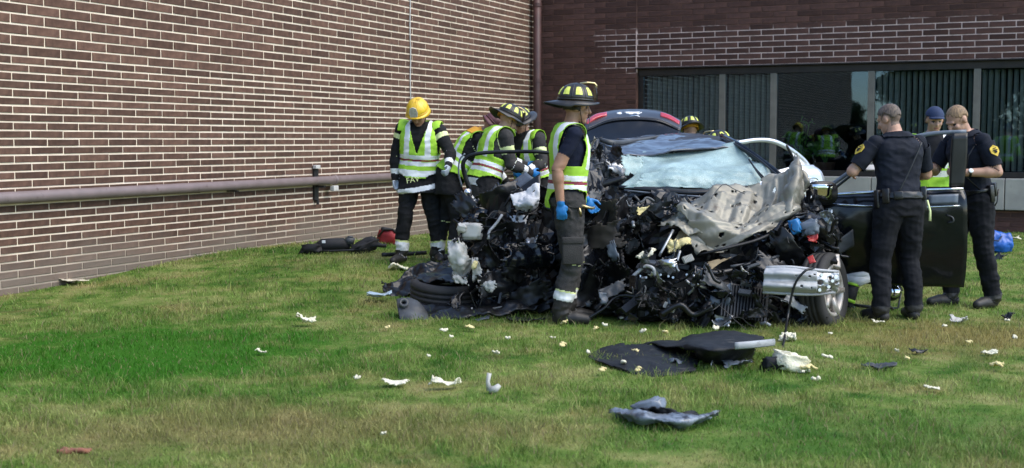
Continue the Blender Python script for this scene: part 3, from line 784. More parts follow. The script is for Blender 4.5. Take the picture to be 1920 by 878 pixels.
class Person:
    def __init__(s, name, label, loc, yaw, h=1.8, lean=0.0, side=0.0, twist=0.0, head=(0, 0), bulk=1.0, legw=1.0, armw=1.0,
                 arms=None, feet=None, crouch=0.0, vox=0.0085, group=None, hand=True, curl=0.6, coat=0.0):
        k = h/1.8; s.k = k; s.bulk = bulk
        s.root = empty(name, loc, yaw); tag(s.root, label, 'person', group)
        s.bones = []; B = MB(); s.B = B
        R = math.radians
        pz = 0.955*k - crouch
        pel = V3(0, -crouch*0.25, pz)
        u = V3(math.sin(R(side)), math.sin(R(lean)), math.cos(R(lean))*math.cos(R(side))).normalized()
        lat = Matrix.Rotation(R(twist), 3, u) @ V3(1, 0, 0); lat = (lat - u*lat.dot(u)).normalized()
        fw = u.cross(lat)
        s.pel, s.u, s.lat, s.fw = pel, u, lat, fw
        X = V3(1, 0, 0)
        bk = bulk
        def sec(d, w, dp, off=0): return (pel + u*(d*k) + fw*(off*k), lat*(w*k*bk), fw*(dp*k*bk))
        low = [sec(-0.12, .13, .095, -.005), sec(-0.04, .168, .118, -.008)]
        if coat:      # coat skirt hanging past the hips
            low = [(pel + V3(0,0,-.20*k) + V3(0,.01,0), X*(.205*k*bk), V3(0,1,0)*(.155*k*bk)), sec(-0.04, .185, .135)]
        secs = low + [sec(0.06, .165, .112), sec(0.17, .155, .105, .004), sec(0.28, .168, .115, .006), sec(0.38, .182, .122, .0),
                      sec(0.46, .172, .108, -.006), sec(0.52, .115, .08, -.008), sec(0.56, .060, .060, -.004)]
        B.loft(secs)
        for a, b_, r in ((-.10, .1, .13), (.1, .3, .13), (.3, .42, .13)):
            s.bones.append(('torso', pel+u*(a*k), pel+u*(b_*k), r*k*bk, r*k*bk))
        for sx in (-.07, .07): s.bones.append(('torso', pel+u*(.0)+lat*(sx*k), pel+u*(.42*k)+lat*(sx*k), .105*k*bk, .105*k*bk))
        nb = pel + u*(.535*k)
        # head frame
        hp, hy = R(head[0]), R(head[1])
        hf = Matrix.Rotation(hy, 3, 'Z') @ V3(0, math.cos(hp), -math.sin(hp)); 
        base_up = V3(0, 0, 1)
        hr = hf.cross(base_up).normalized(); hu = hr.cross(hf).normalized()
        s.hf, s.hr, s.hu = hf, hr, hu
        neck_dir = (u*0.6 + hu*0.4 + hf*0.18).normalized()
        hc = nb + neck_dir*(.058*k) + hu*(.085*k) + hf*(.018*k)
        s.hc = hc
        H = lambda x, y, z: hc + hr*(x*k) + hf*(y*k) + hu*(z*k)
        s.H = H
        def he(c, a): B.ell(H(*c), hr*(a[0]*k), hf*(a[1]*k), hu*(a[2]*k))
        he((0, -.008, .032), (.075, .096, .092)); he((0, .030, -.045), (.058, .066, .066)); he((0, .066, -.095), (.030, .028, .024))
        he((0, .082, .030), (.050, .018, .016)); he((0, .086, -.062), (.024, .014, .012))
        for sx in (-1, 1):
            he((sx*.076, -.008, -.005), (.010, .022, .032)); he((sx*.036, .066, -.02), (.026, .026, .024))
        B.capsule(H(0, .092, .018), H(0, .112, -.024), .010*k, .015*k, 10)
        B.capsule(nb - u*(.03*k), hc - hu*(.04*k) - hf*(.01*k), .062*k, .056*k)
        s.bones.append(('neck', nb, hc - hu*(.07*k), .060*k, .056*k)); s.bones.append(('head', hc - hu*(.05*k) + hf*(.02*k), hc + hu*(.05*k), .08*k, .085*k))
        # arms: unit directions (upper, fore), in the local frame, R then L
        arms = arms or [((.18, -.05, -1), (.05, .25, -1)), ((-.18, -.05, -1), (-.05, .25, -1))]
        s.wr = []; s.hand_dir = []
        for i, (ua, fa) in enumerate(arms):
            sx = 1 if i == 0 else -1; nm = 'RL'[i]
            sh = pel + u*(.475*k) + lat*(sx*.178*k*(.5+.5*bk)); ua = V3(*ua).normalized(); fa = V3(*fa).normalized()
            el = sh + ua*(.29*k); wr = el + fa*(.255*k)
            a0, a1, a2 = .058*k*armw, .044*k*armw, .030*k*(1+(armw-1)*.9)
            B.capsule(pel + u*(.455*k) + lat*(sx*.10*k), sh, .062*k, .060*k*armw)
            B.capsule(sh, el, a0, a1); B.capsule(el, wr, a1, a2)
            B.ell(el.lerp(wr, .25), fa*(.09*k), fa.orthogonal().normalized()*(.046*k*armw), fa.cross(fa.orthogonal().normalized())*(.046*k*armw))
            s.bones.append(('uarm'+nm, sh, el, a0, a1)); s.bones.append(('farm'+nm, el, wr, a1, a2))
            s.wr.append(wr); s.hand_dir.append(fa)
            if hand: s.make_hand(B, i, wr, fa, curl)
        # legs
        feet = feet or [(.11, .0, 0), (-.11, .0, 0)]
        for i, ft in enumerate(feet):
            fx, fy, fyaw = ft[:3]; fz = ft[3] if len(ft) > 3 else 0.0
            sx = 1 if i == 0 else -1; nm = 'RL'[i]
            hip = pel + X*(sx*.088*k) + V3(0, 0, -.03*k)
            an = V3(fx, fy - .03*k, .085*k + fz)
            L1, L2 = .435*k, .415*k
            d = an - hip; D = min(d.length, L1+L2-.002); dn = d.normalized()
            ca = (L1*L1 + D*D - L2*L2)/(2*L1*D); ca = max(-1, min(1, ca)); sa = math.sqrt(1-ca*ca)
            f = Matrix.Rotation(fyaw, 3, 'Z') @ V3(0, 1, 0); pf = (f - dn*f.dot(dn)).normalized()
            kn = hip + dn*(L1*ca) + pf*(L1*sa)
            w = legw
            B.capsule(hip, kn, .092*k*w, .064*k*(.35+.65*w)*1.05); B.capsule(kn, an + V3(0,0,.02), .062*k*w, .046*k*w*(1.15 if w > 1.1 else 1))
            if w < 1.2: B.ell(kn.lerp(an, .32) - pf*(.012*k), pf*(.058*k*w), dn.cross(pf)*(.055*k*w), dn*(.13*k))
            s.bones.append(('thigh'+nm, hip, kn, .092*k*w, .066*k*w)); s.bones.append(('shin'+nm, kn, an, .062*k*w, .05*k*w))
            fr = f; fs_ = V3(f.y, -f.x, 0)
            bw = 1.15 if w > 1.2 else 1.0
            G = lambda a, b_: V3(fx, fy, b_*k + fz) + fr*(a*k)
            B.capsule(an, G(-.035, .05), .048*k*bw, .046*k*bw); B.capsule(G(-.05, .043), G(.08, .046), .042*k*bw, .046*k*bw); B.capsule(G(.08, .046), G(.165, .036), .046*k*bw, .034*k*bw)
            s.bones.append(('foot'+nm, G(-.05, .045), G(.165, .036), .044*k*bw, .036*k*bw))
        s.vox = vox
    def make_hand(s, B, i, wr, fa, curl):
        k = s.k; sx = 1 if i == 0 else -1
        # palm faces inwards (towards the thighs) for hanging hands
        inn = V3(-sx, 0.15, 0.0); pn = (inn - fa*inn.dot(fa)).normalized(); ac = fa.cross(pn).normalized()   # across the palm
        if ac.y < 0: ac = -ac                                     # thumb side points forward
        pc = wr + fa*(.05*k)
        B.ell(pc, fa*(.052*k), ac*(.042*k), pn*(.019*k), 12, 8)
        s.bones.append(('hand'+'RL'[i], wr, wr + fa*(.17*k), .034*k, .03*k))
        for q, (o, ln) in enumerate(((.033, .070), (.011, .078), (-.011, .072), (-.033, .056))):
            b0 = wr + fa*(.085*k) + ac*(o*k); c1 = curl
            d1 = (fa*math.cos(c1*.7) + pn*math.sin(c1*.7)).normalized(); d2 = (fa*math.cos(c1*1.9) + pn*math.sin(c1*1.9)).normalized()
            m_ = b0 + d1*(ln*.55*k); B.capsule(b0, m_, .0095*k, .0088*k, 8); B.capsule(m_, m_ + d2*(ln*.5*k), .0088*k, .0075*k, 8)
        t0 = wr + fa*(.03*k) + ac*(.035*k); t1 = t0 + (fa*.7 + ac*.6 + pn*.3).normalized()*(.045*k)
        B.capsule(t0, t1, .013*k, .011*k, 8); B.capsule(t1, t1 + (fa + ac*.1 + pn*.4).normalized()*(.035*k), .011*k, .009*k, 8)
    def finish(s, mats, sel, fold=None):
        tmp = s.B.build('tmp', M_skin); md = tmp.modifiers.new('r', 'REMESH'); md.mode = 'VOXEL'; md.voxel_size = s.vox
        sm = tmp.modifiers.new('s', 'SMOOTH'); sm.iterations = 3; sm.factor = 0.5
        dg = bpy.context.evaluated_depsgraph_get(); me = bpy.data.meshes.new_from_object(tmp.evaluated_get(dg)); bpy.data.objects.remove(tmp)
        n = len(me.vertices); co = np.empty(n*3, np.float32); me.vertices.foreach_get('co', co); co = co.reshape(-1, 3).astype(float)
        nr = np.empty(n*3, np.float32); me.vertex_normals.foreach_get('vector', nr); nr = nr.reshape(-1, 3).astype(float)
        lp = np.empty(len(me.loops), np.int32); me.loops.foreach_get('vertex_index', lp)
        ok = all(p.loop_total == 4 for p in list(me.polygons)[:50])
        fc = lp.reshape(-1, 4); bpy.data.meshes.remove(me)
        # classification of the vertices
        names = sorted({b[0] for b in s.bones}); best = np.full(n, 9e9); tg = np.zeros(n, int); tt = np.zeros(n)
        for nm, a, b_, ra, rb in s.bones:
            a = np.array(a); d = np.array(b_) - a; L2 = d @ d
            t = np.clip(((co - a) @ d)/L2, 0, 1); q = np.linalg.norm(co - (a + t[:,None]*d), axis=1) - (ra + (rb-ra)*t)
            tf = ((co - a) @ d)/L2
            m_ = q < best; best[m_] = q[m_]; tg[m_] = names.index(nm); tt[m_] = tf[m_]
        T = (co - np.array(s.pel)) @ np.array([s.lat, s.fw, s.u]).T / s.k
        Hh = (co - np.array(s.hc)) @ np.array([s.hr, s.hf, s.hu]).T / s.k
        amp = fold or {}
        av = np.array([amp.get(nm, amp.get(nm[:-1], 0.0)) for nm in names])[tg]
        av = np.where(Hh[:,2] > -.12, np.where(np.array([nm in ('head','neck') for nm in names])[tg], 0, av), av)
        seed = Vector((s.root.location.x*3, s.root.location.y*2, 1))
        for i in np.nonzero(av)[0]:
            p = Vector(co[i]); q = Vector((p.x*7, p.y*7, p.z*9)) + seed
            w = noise.noise(q)*1.0 + (0.35 - abs(noise.noise(Vector((p.x*9 + p.z*6, p.y*9, p.z*15)) + seed)))*1.1 + noise.noise(q*3.2)*.3
            co[i] += nr[i]*(av[i]*w)
        s.co, s.nr, s.fc = co, nr, fc
        fv = fc
        s.ft = tg[fv[:,0]]; s.names = names
        s.ftt = tt[fv].mean(1); s.fT = T[fv].mean(1); s.fH = Hh[fv].mean(1); s.fP = co[fv].mean(1); s.vtg = tg
        s.is_ = lambda *nm: np.isin(s.ft, [i for i, x in enumerate(names) if x in nm or x[:-1] in nm])
        mi = sel(s)
        # face details
        hd = s.is_('head')
        for sx in (-1, 1):
            mi[hd & (np.hypot((s.fH[:,0]-sx*.033)/1.5, s.fH[:,2]-.006) < .0095) & (s.fH[:,1] > .05)] = len(mats)
        mi[hd & (np.abs(s.fH[:,0]) < .024) & (np.abs(s.fH[:,2]+.060) < .009) & (s.fH[:,1] > .075)] = len(mats)+1
        o = mesh_obj('body', co, fc, list(mats) + [M_eye, M_lip], s.root, True, mi)
        s.body = o
        return o
    def shell(s, name, keep, off, mats, sel=None, foldamp=0.0, thick=0.004, parent=None):
        k = np.nonzero(keep)[0]; f = s.fc[k]; used, inv = np.unique(f, return_inverse=True); f = inv.reshape(f.shape)
        v = s.co[used] + s.nr[used]*off
        if foldamp:
            sd_ = Vector((s.root.location.x, 3.3, s.root.location.y))
            for i in range(len(v)):
                p = Vector(v[i]); w = noise.noise(Vector((p.x*11, p.y*11, p.z*5)) + sd_) + .6*noise.noise(Vector((p.x*7+p.z*9, p.y*8, p.z*14)) + sd_)
                v[i] += s.nr[used[i]]*foldamp*w
        mi = sel(k) if sel is not None else None
        o = mesh_obj(name, v, f, mats, parent or s.root, True, mi)
        md = o.modifiers.new('s', 'SMOOTH'); md.iterations = 2; md.factor = .5
        md = o.modifiers.new('solid', 'SOLIDIFY'); md.thickness = thick; md.offset = 1
        return o
    def part(s, mb, name, mats, smooth=True, parent=None, bevel=0):
        return mb.build(name, mats, parent or s.root, smooth, bevel)

def fire_helmet(P, dome=M_hblack, panel=M_hpanel, tilt=0.0, style='trad', shield=M_leather, brimx=1.0):
    """traditional helmet: ribbed dome, long-tailed brim, reflective panels, front shield"""
    k = P.k; Rm = Matrix.Rotation(math.radians(tilt), 3, P.hr)
    def W(x, y, z):
        q = Rm @ (P.hr*x + P.hf*y + P.hu*z); return P.hc + P.hu*(.055*k) + q*k
    a, b_, h = .112, .132, .125
    def D(az, el, o=0.0):      # point on the dome
        ca = math.cos(el); return W((a+o)*ca*math.sin(az), (b_+o)*ca*math.cos(az) - .008, (h+o)*math.sin(el)**.9 if el > 0 else 0)
    m = MB(); seg, rg = 32, 9; vs_ = []
    for i in range(rg):
        el = (math.pi/2*.999)*i/(rg-1)
        vs_ += [D(2*math.pi*j/seg, el) for j in range(seg)]
    fs = [(i*seg+j, i*seg+(j+1)%seg, (i+1)*seg+(j+1)%seg, (i+1)*seg+j) for i in range(rg-1) for j in range(seg)]
    m.add(vs_, fs)
    helmet = P.part(m, 'helmet', dome)
    md = helmet.modifiers.new('s', 'SOLIDIFY'); md.thickness = .006; md.offset = -1
    # brim
    m = MB(); vs_ = []
    for ring in range(4):
        t = ring/3
        for j in range(40):
            az = 2*math.pi*j/40; c, s_ = math.cos(az), math.sin(az)
            if style == 'trad': ry = .185 if c > 0 else .245; rx = .158*brimx
            else: ry = .168 if c > 0 else .158; rx = .132
            x0, y0 = a*s_, b_*c - .008; x1, y1 = rx*s_, ry*c - .008
            z = -.006 - .034*t*t*(abs(s_)**2) - (.022*t if c < -.2 else .004*t)
            vs_.append(W(x0+(x1-x0)*t, y0+(y1-y0)*t, z))
    fs = [(i*40+j, i*40+(j+1)%40, (i+1)*40+(j+1)%40, (i+1)*40+j) for i in range(3) for j in range(40)]
    m.add(vs_, fs); o = P.part(m, 'brim', dome, parent=helmet); md = o.modifiers.new('s', 'SOLIDIFY'); md.thickness = .007; md.offset = 0
    # ribs
    m = MB()
    for q in range(8):
        az = math.pi/8 + q*math.pi/4
        m.tube([D(az, e, .003) for e in np.linspace(0.02, 1.5, 8)], .0055*k, 6)
    m.tube([D(math.pi*2*j/32, .03, .004) for j in range(33)], .007*k, 6)
    P.part(m, 'ribs', dome, parent=helmet)
    # reflective panels
    if panel:
        for q in range(8):
            az = q*math.pi/4; m = MB()
            if q == 0: continue
            vs_ = []
            for e, w in ((.26, .20), (.52, .19), (.78, .15)):
                vs_ += [D(az - w, e, .005), D(az, e, .007), D(az + w, e, .005)]
            m.add(vs_, [(0,1,4,3), (1,2,5,4), (3,4,7,6), (4,5,8,7)]); o = P.part(m, 'reflective_panel', panel, parent=helmet, smooth=False)
            md = o.modifiers.new('s', 'SOLIDIFY'); md.thickness = .003
    # front shield and its holder
    m = MB(); pts = [(-.038, .0), (.038, .0), (.046, .05), (.034, .098), (0, .112), (-.034, .098), (-.046, .05)]
    vs_ = [W(x, .142 - .22*z*.6 + .012, z+.008) for x, z in pts] + [W(x, .134 - .22*z*.6 + .012, z+.008) for x, z in pts]
    m.add(vs_, [tuple(range(7)), tuple(range(13, 6, -1))] + [(i, 7+i, 7+(i+1)%7, (i+1)%7) for i in range(7)])
    P.part(m, 'front_shield', shield, parent=helmet, smooth=False)
    if style == 'trad':
        m = MB(); m.tube([W(0, .02, .127), W(0, .08, .138), W(0, .130, .136), W(0, .146, .122), W(0, .146, .10)], .009*k, 6); m.build('crest_holder', M_brass, helmet, True)
    # chin strap and inner band
    m = MB(); H = P.H
    for sx in (-1, 1): m.tube([H(sx*.081, .0, .05), H(sx*.08, .02, -.03), H(sx*.055, .045, -.10), H(0, .06, -.128)], .006*k, 6, flat=.5)
    m.build('chin_strap', M_leather, helmet, True)
    m = MB(); vs_ = []
    for i, z in enumerate((-.045, .01)):
        for j in range(30):
            az = 2*math.pi*j/30; vs_.append(W((a-.012)*math.sin(az), (b_-.012)*math.cos(az) - .008, z))
    ear = [(j, (j+1)%30, 30+(j+1)%30, 30+j) for j in range(30) if 6 <= j <= 23]
    m.add(vs_, ear); o = m.build('ear_flap', M_orange if style == 'trad' else M_hblack, helmet, True); md = o.modifiers.new('s', 'SOLIDIFY'); md.thickness = .006
    return helmet

def vest(P, open_front=0.0, bands=((.10, .145), (.20, .245)), red=None, off=.016, bottom=-.02, arm=.16, verticals=True, parent=None, fold=.006, neckw=.085):
    T = P.fT; tor = P.is_('torso')
    upper = P.is_('uarm') & (P.ftt < arm)
    nk = np.hypot(T[:,0]/neckw, (T[:,1]+.01)/.075) < 1
    keep = (tor | upper) & (T[:,2] > bottom) & ~((T[:,2] > .44) & nk)
    keep &= ~((T[:,2] > .24) & (np.abs(T[:,0]) > (.150 + .03*(T[:,2] > .44))*P.bulk))
    vneck = (T[:,1] > 0.0) & (np.abs(T[:,0]) < np.clip((T[:,2]-.24)*.34, 0, .085))
    keep &= ~vneck
    if open_front: keep &= ~((T[:,1] > 0) & (np.abs(T[:,0]) < open_front))
    def sel(k):
        t = T[k]; mi = np.zeros(len(k), int)
        if verticals:
            v = (np.abs(np.abs(t[:,0]) - .105) < .026) & (t[:,2] > .22); mi[v] = 1
        for a, b_ in bands: mi[(t[:,2] > a) & (t[:,2] < b_)] = 1
        for a, b_ in (red or ()): mi[(t[:,2] > a) & (t[:,2] < b_)] = 2
        return mi
    return P.shell('vest', keep, off, [M_lime, M_refl, M_red], sel, fold, .005)

GF = 'firefighters working around the wreck'
FOLD_T = {'torso': .010, 'uarm': .009, 'farm': .009, 'thigh': .014, 'shin': .014}
FOLD_S = {'torso': .010, 'uarm': .006, 'thigh': .012, 'shin': .014}

def ff_sel(cuff=(.60, .78), sleeve=(.55, .78), hem=None, hem_y=None, upper_band=None, bare=False, glove=None):
    """body material slots: 0 skin 1 coat 2 trousers 3 boots 4 silver 5 yellow-silver 6 glove"""
    def sel(s):
        mi = np.zeros(len(s.ft), int); T = s.fT
        mi[s.is_('torso', 'uarm', 'farm')] = 1
        mi[s.is_('thigh', 'shin')] = 2
        mi[s.is_('foot')] = 3
        sh = s.is_('shin'); mi[sh & (s.ftt > .86)] = 3
        mi[sh & (s.ftt > cuff[0]) & (s.ftt < cuff[1])] = 4
        c3 = (cuff[1]-cuff[0])*.22
        mi[sh & (s.ftt > cuff[0]-c3*.9) & (s.ftt < cuff[0])] = 5
        if bare:
            mi[s.is_('farm') | (s.is_('uarm') & (s.ftt > .62))] = 0
        else:
            fa = s.is_('farm'); mi[fa & (s.ftt > sleeve[0]) & (s.ftt < sleeve[1])] = 4
        if upper_band:
            ua = s.is_('uarm'); mi[ua & (s.ftt > upper_band[0]) & (s.ftt < upper_band[1])] = 5
        if hem:
            if hem == 'tilt': mi[(s.is_('torso') | s.is_('thigh')) & (np.abs(T[:,2] + .145 + .22*T[:,0]) < .026) & (T[:,1] > -.3)] = 4; hem_ = ()
            else: hem_ = hem
            for a, b_ in hem_: mi[s.is_('torso') & (T[:,2] > a) & (T[:,2] < b_)] = 4
        mi[s.is_('hand')] = 6 if glove is not None else 0
        nk = s.is_('neck'); mi[(nk | s.is_('head')) & (T[:,2] < (.53 if bare else .575)) & (s.fH[:,2] < -.09)] = 1
        return mi
    return sel

def lawn_at(px, Y):
    x = at(px, 400, Y).x; return Vector((x, Y, float(lawn_z(np.array(x), np.array(Y)))))

R_ = math.radians
# --- yellow-helmeted firefighter by the wall
p = Person('person', 'firefighter in yellow helmet and black turnout gear looking down beside the wall', lawn_at(787, 13.35), R_(172), h=1.80, lean=6, side=-3, head=(38, -4),
           bulk=1.22, legw=1.32, armw=1.38, coat=1, arms=[((.30, -.06, -1), (.02, .10, -1)), ((-.50, .30, -.8), (-.05, .8, -.55))],
           feet=[(.19, .10, -.3), (-.19, -.06, .3)], group=GF, curl=.9)
p.finish([M_skin2, M_turn, M_turn, M_boot, M_refl, M_refly, M_ggrey], ff_sel(cuff=(.66, .88), sleeve=(.58, .80), hem='tilt', glove=1, upper_band=(.18, .36)), FOLD_T)
vest(p, bands=((-.015, .055), (.105, .15), (.18, .225)), red=((.153, .177),), bottom=-.03, off=.022, arm=.03)
m = MB(); m.add([], []); 
fire_helmet(p, M_hyellow, None, tilt=4, style='yellow', shield=M_wshield)
# leg-band of the coat hanging open, with lettering
yfw = p.root
def text_mesh(body, size, mat_, parent, loc, rot, name='lettering'):
    cu = bpy.data.curves.new('t', 'FONT'); cu.body = body; cu.size = size; cu.extrude = .002; cu.align_x = 'CENTER'; cu.resolution_u = 2
    ob = bpy.data.objects.new('t', cu); col.objects.link(ob)
    dg = bpy.context.evaluated_depsgraph_get(); me = bpy.data.meshes.new_from_object(ob.evaluated_get(dg)); bpy.data.objects.remove(ob)
    me.materials.clear(); me.materials.append(mat_)
    o = bpy.data.objects.new(name, me); col.objects.link(o); o.parent = parent; o.location = loc; o.rotation_euler = rot; return o
text_mesh('FAV', .085, M_refly, yfw, (.02, .226, .872), (R_(84), R_(-10), R_(178)))

# --- stooping firefighter between the two
p = Person('person', 'stooping firefighter with maroon helmet and orange collar behind the yellow-helmeted one', lawn_at(843, 13.3), R_(-78), h=1.80, lean=38, head=(50, -6), bulk=1.2, legw=1.3, armw=1.36, coat=1,
           arms=[((.15, .45, -.9), (-.1, .6, -.7)), ((-.15, .5, -.9), (.1, .6, -.7))], feet=[(.13, .05, 0), (-.13, -.1, 0)], vox=.011, group=GF)
p.finish([M_skin2, M_turn, M_turn, M_boot, M_refl, M_refly, M_turn], ff_sel(glove=1, upper_band=(.5, .72)), FOLD_T)
vest(p, bands=((.10, .15), (.19, .24)), off=.02, arm=.04)
fire_helmet(p, M_maroon, None, tilt=0, style='short', shield=M_maroon)
p.shell('collar', p.is_('neck') | (p.is_('torso') & (p.fT[:,2] > .47)), .03, [M_orange], None, .004)

# --- leaning firefighter seen from behind the open door
p = Person('person', 'firefighter in black helmet and lime vest leaning over the open passenger door', lawn_at(908, 13.0), R_(-66), h=1.80, lean=20, head=(30, 4), bulk=1.17, legw=1.3, armw=1.38, coat=1,
           arms=[((.12, .16, -1), (-.12, .95, -.35)), ((-.2, .6, -.8), (.1, .9, -.3))], feet=[(.13, .0, 0), (-.13, .12, 0)], group=GF)
p.finish([M_skin, M_turng, M_turn, M_boot, M_refl, M_refly, M_gblue], ff_sel(glove=1, upper_band=(.36, .62), hem=((-.10, -.03),)), FOLD_T)
vest(p, bands=((.055, .10), (.13, .175)), red=((.104, .128),), off=.02, arm=.04)
fire_helmet(p, tilt=2)

# --- firefighter behind, facing left
p = Person('person', 'firefighter facing left in lime vest, tucked behind the leaning one', lawn_at(998, 13.7), R_(135), h=1.74, lean=12, head=(28, 5), bulk=1.18, legw=1.3, armw=1.36, coat=1,
           arms=[((.2, .2, -1), (-.3, .9, -.3)), ((-.3, .1, -1), (.1, .85, -.3))], feet=[(.12, 0, 0), (-.12, 0, 0)], group=GF)
p.finish([M_skin2, M_turng, M_turn, M_boot, M_refl, M_refly, M_gblue], ff_sel(glove=1, upper_band=(.40, .66)), FOLD_T)
vest(p, bands=((.055, .10), (.13, .175)), red=((.104, .128),), off=.02, arm=.04)
fire_helmet(p, tilt=2)

# --- front firefighter in profile
p = Person('person', 'firefighter in profile with navy T-shirt, blue gloves and lime vest, in front of the wreck', lawn_at(1062, 10.12), R_(-82), h=1.95, lean=3, head=(6, 2), bulk=1.02, legw=1.30, armw=1.0,
           arms=[((.10, -.52, -1), (.03, .10, -1)), ((-.12, .12, -1), (-.05, .55, -.85))], feet=[(.10, -.03, -.15), (-.09, .05, .1)], group=GF, vox=.0075, curl=.8)
p.finish([M_skin2, M_navy, M_turng, M_boot, M_refl, M_refly, M_gblue], ff_sel(cuff=(.60, .76), bare=True, glove=1), {'torso': .006, 'uarm': .006, 'thigh': .014, 'shin': .016})
vest(p, bands=((.055, .095), (.125, .165)), red=((.098, .122),), off=.026, arm=.03, bottom=-.075, fold=.010)
fire_helmet(p, tilt=3)
p.shell('hair', p.is_('head') & (p.fH[:,2] > -.02) & (p.fH[:,1] < .02), .006, [M_haird], None, .002)
# waistband of the bunker trousers and the cargo pocket
p.shell('waistband', p.is_('torso', 'thigh') & (p.fT[:,2] > -.07) & (p.fT[:,2] < -.01), .010, [M_turng])
k_ = p.k
def rbox(mb, c, half, mi=0): mb.obox(c, (half[0], 0, 0), (0, half[1], 0), (0, 0, half[2]), mi)
m = MB(); rbox(m, (.215, .01, .60), (.018, .085, .10)); po = m.build('cargo_pocket', M_turng, p.root, True, bevel=.012)
m = MB(); rbox(m, (.222, .01, .695), (.020, .090, .028)); m.build('pocket_flap', M_turng, po, True, bevel=.01)
m = MB(); m.tube([(.20, .07, .98), (.21, .12, .965), (.17, .18, .95), (.09, .21, .95)], .012, 6); m.tube([(.20, .06, .97), (.235, .07, .93), (.21, .08, .89)], .011, 6)
m.build('tool_strap', M_brass, p.root, True)
# radio-mic cord at the neck
m = MB(); m.tube([p.H(.07, .02, -.1), p.H(.07, .05, -.17), p.H(.05, .06, -.24)], .006, 6); m.build('collar_cord', M_leather, p.root, True)

# --- two helmets beyond the car
p = Person('person', 'firefighter with black and yellow helmet just showing over the roof beside the boot lid', lawn_at(1302, 15.3), R_(10), h=1.79, lean=16, head=(14, 0), bulk=1.15, legw=1.3, armw=1.36, coat=1,
           arms=[((.2, .3, -1), (-.2, .9, -.3)), ((-.2, .3, -1), (.2, .9, -.3))], vox=.012, group=GF)
p.finish([M_skin, M_turn, M_turn, M_boot, M_refl, M_refly, M_turn], ff_sel(glove=1), FOLD_T)
fire_helmet(p, tilt=-4)
p = Person('person', 'firefighter crouching low past the roof, only the top of a helmet showing', lawn_at(1386, 13.3), R_(60), h=1.76, lean=24, head=(12, 0), crouch=.13, bulk=1.15, legw=1.3, armw=1.36, coat=1,
           arms=[((.2, .5, -.8), (-.2, .9, -.1)), ((-.2, .5, -.8), (.2, .9, -.1))], vox=.012, group=GF)
p.finish([M_skin, M_turn, M_turn, M_boot, M_refl, M_refly, M_turn], ff_sel(glove=1), FOLD_T)
fire_helmet(p, tilt=0)

# --- police officers
GP = 'police officers beside the driver door'
def pol_sel(s):
    mi = np.zeros(len(s.ft), int); T = s.fT
    mi[s.is_('torso')] = 1; mi[s.is_('uarm') & (s.ftt < .80)] = 1
    mi[s.is_('torso') & (T[:,2] < .03)] = 2; mi[s.is_('thigh', 'shin')] = 2
    mi[s.is_('foot')] = 3; mi[s.is_('shin') & (s.ftt > .93)] = 3
    mi[(s.is_('neck') | s.is_('head')) & (T[:,2] < .535) & (s.fH[:,2] < -.08)] = 1
    H = s.fH; mi[s.is_('head') & (H[:,1] < .02 + .02*np.sin(H[:,2]*90)) & (H[:,2] > -.065) & (np.hypot(H[:,1]+.008, H[:,2]+.005) > .036) & ~((np.abs(H[:,0]) > .05) & (H[:,1] > -.03) & (H[:,2] < -.03))] = 4
    return mi
M_stub1 = mat('cropped_grey_hair', (0.22, 0.15, 0.11), (0.13, 0.09, 0.07), rough=.7, scale=90)
M_stub2 = mat('cropped_fair_hair', (0.36, 0.22, 0.13), (0.22, 0.135, 0.08), rough=.7, scale=90)
def pol_kit(P, hair, sleeve_patch, extra=True):
    for sd in 'RL': P.shell('sleeve', P.is_('uarm'+sd) & (P.ftt > .12) & (P.ftt < .84), .014, [M_pol], None, .006)
    hz = P.fH[:,2] + .010*np.sin(P.fH[:,0]*170 + P.fH[:,1]*130) + np.random.default_rng(3).uniform(-.006, .006, len(P.fH))
    P.shell('hair', P.is_('head') & ((hz > .062) | ((P.fH[:,1] < .03) & (hz > .038)) | ((P.fH[:,1] < -.05) & (hz > .0))) & ~((P.fH[:,1] > .058) & (hz < .088)),
            .003, [hair], None, .0035, .004)
    belt = P.shell('duty_belt', P.is_('torso') & (P.fT[:,2] > .015) & (P.fT[:,2] < .068), .012, [M_leather], None, 0, .008)
    P.shell('collar', (P.is_('neck') | P.is_('torso')) & (P.fT[:,2] > .505) & (P.fT[:,2] < .548) & (P.fH[:,2] < -.085), .010, [M_pol], None, .002)
    def around(az, o=.02, z=.04):
        c, s_ = math.cos(az), math.sin(az); q = P.pel + P.lat*((.165+o)*P.k*s_) + P.fw*((.115+o)*P.k*c) + P.u*(z*P.k)
        return q, (P.lat*s_ + P.fw*c).normalized()
    for az, w, h_, dz, nm, mt in ((math.pi*.70, .028, .055, .02, 'magazine_pouch', M_leather), (math.pi*1.30, .030, .060, .0, 'radio', M_leather),
                              (math.pi*1.46, .026, .075, -.02, 'holster', M_leather), (math.pi*.52, .032, .085, -.04, 'holster', M_leather), (math.pi*1.14, .036, .034, .0, 'handcuff_case', M_leather)):
        q, d = around(az, .035, .04 + dz); tq = P.u.cross(d)
        m = MB(); m.obox(q, tq*w, d*.024, P.u*h_); m.build(nm, mt, belt, True, bevel=.008)
    for az in (math.pi*.86, math.pi*1.02):
        q, d = around(az, .028, .045); tq = P.u.cross(d); m = MB(); m.obox(q, tq*.016, d*.008, P.u*.014); m.build('belt_keeper', M_silver, belt, bevel=.003)
    return belt
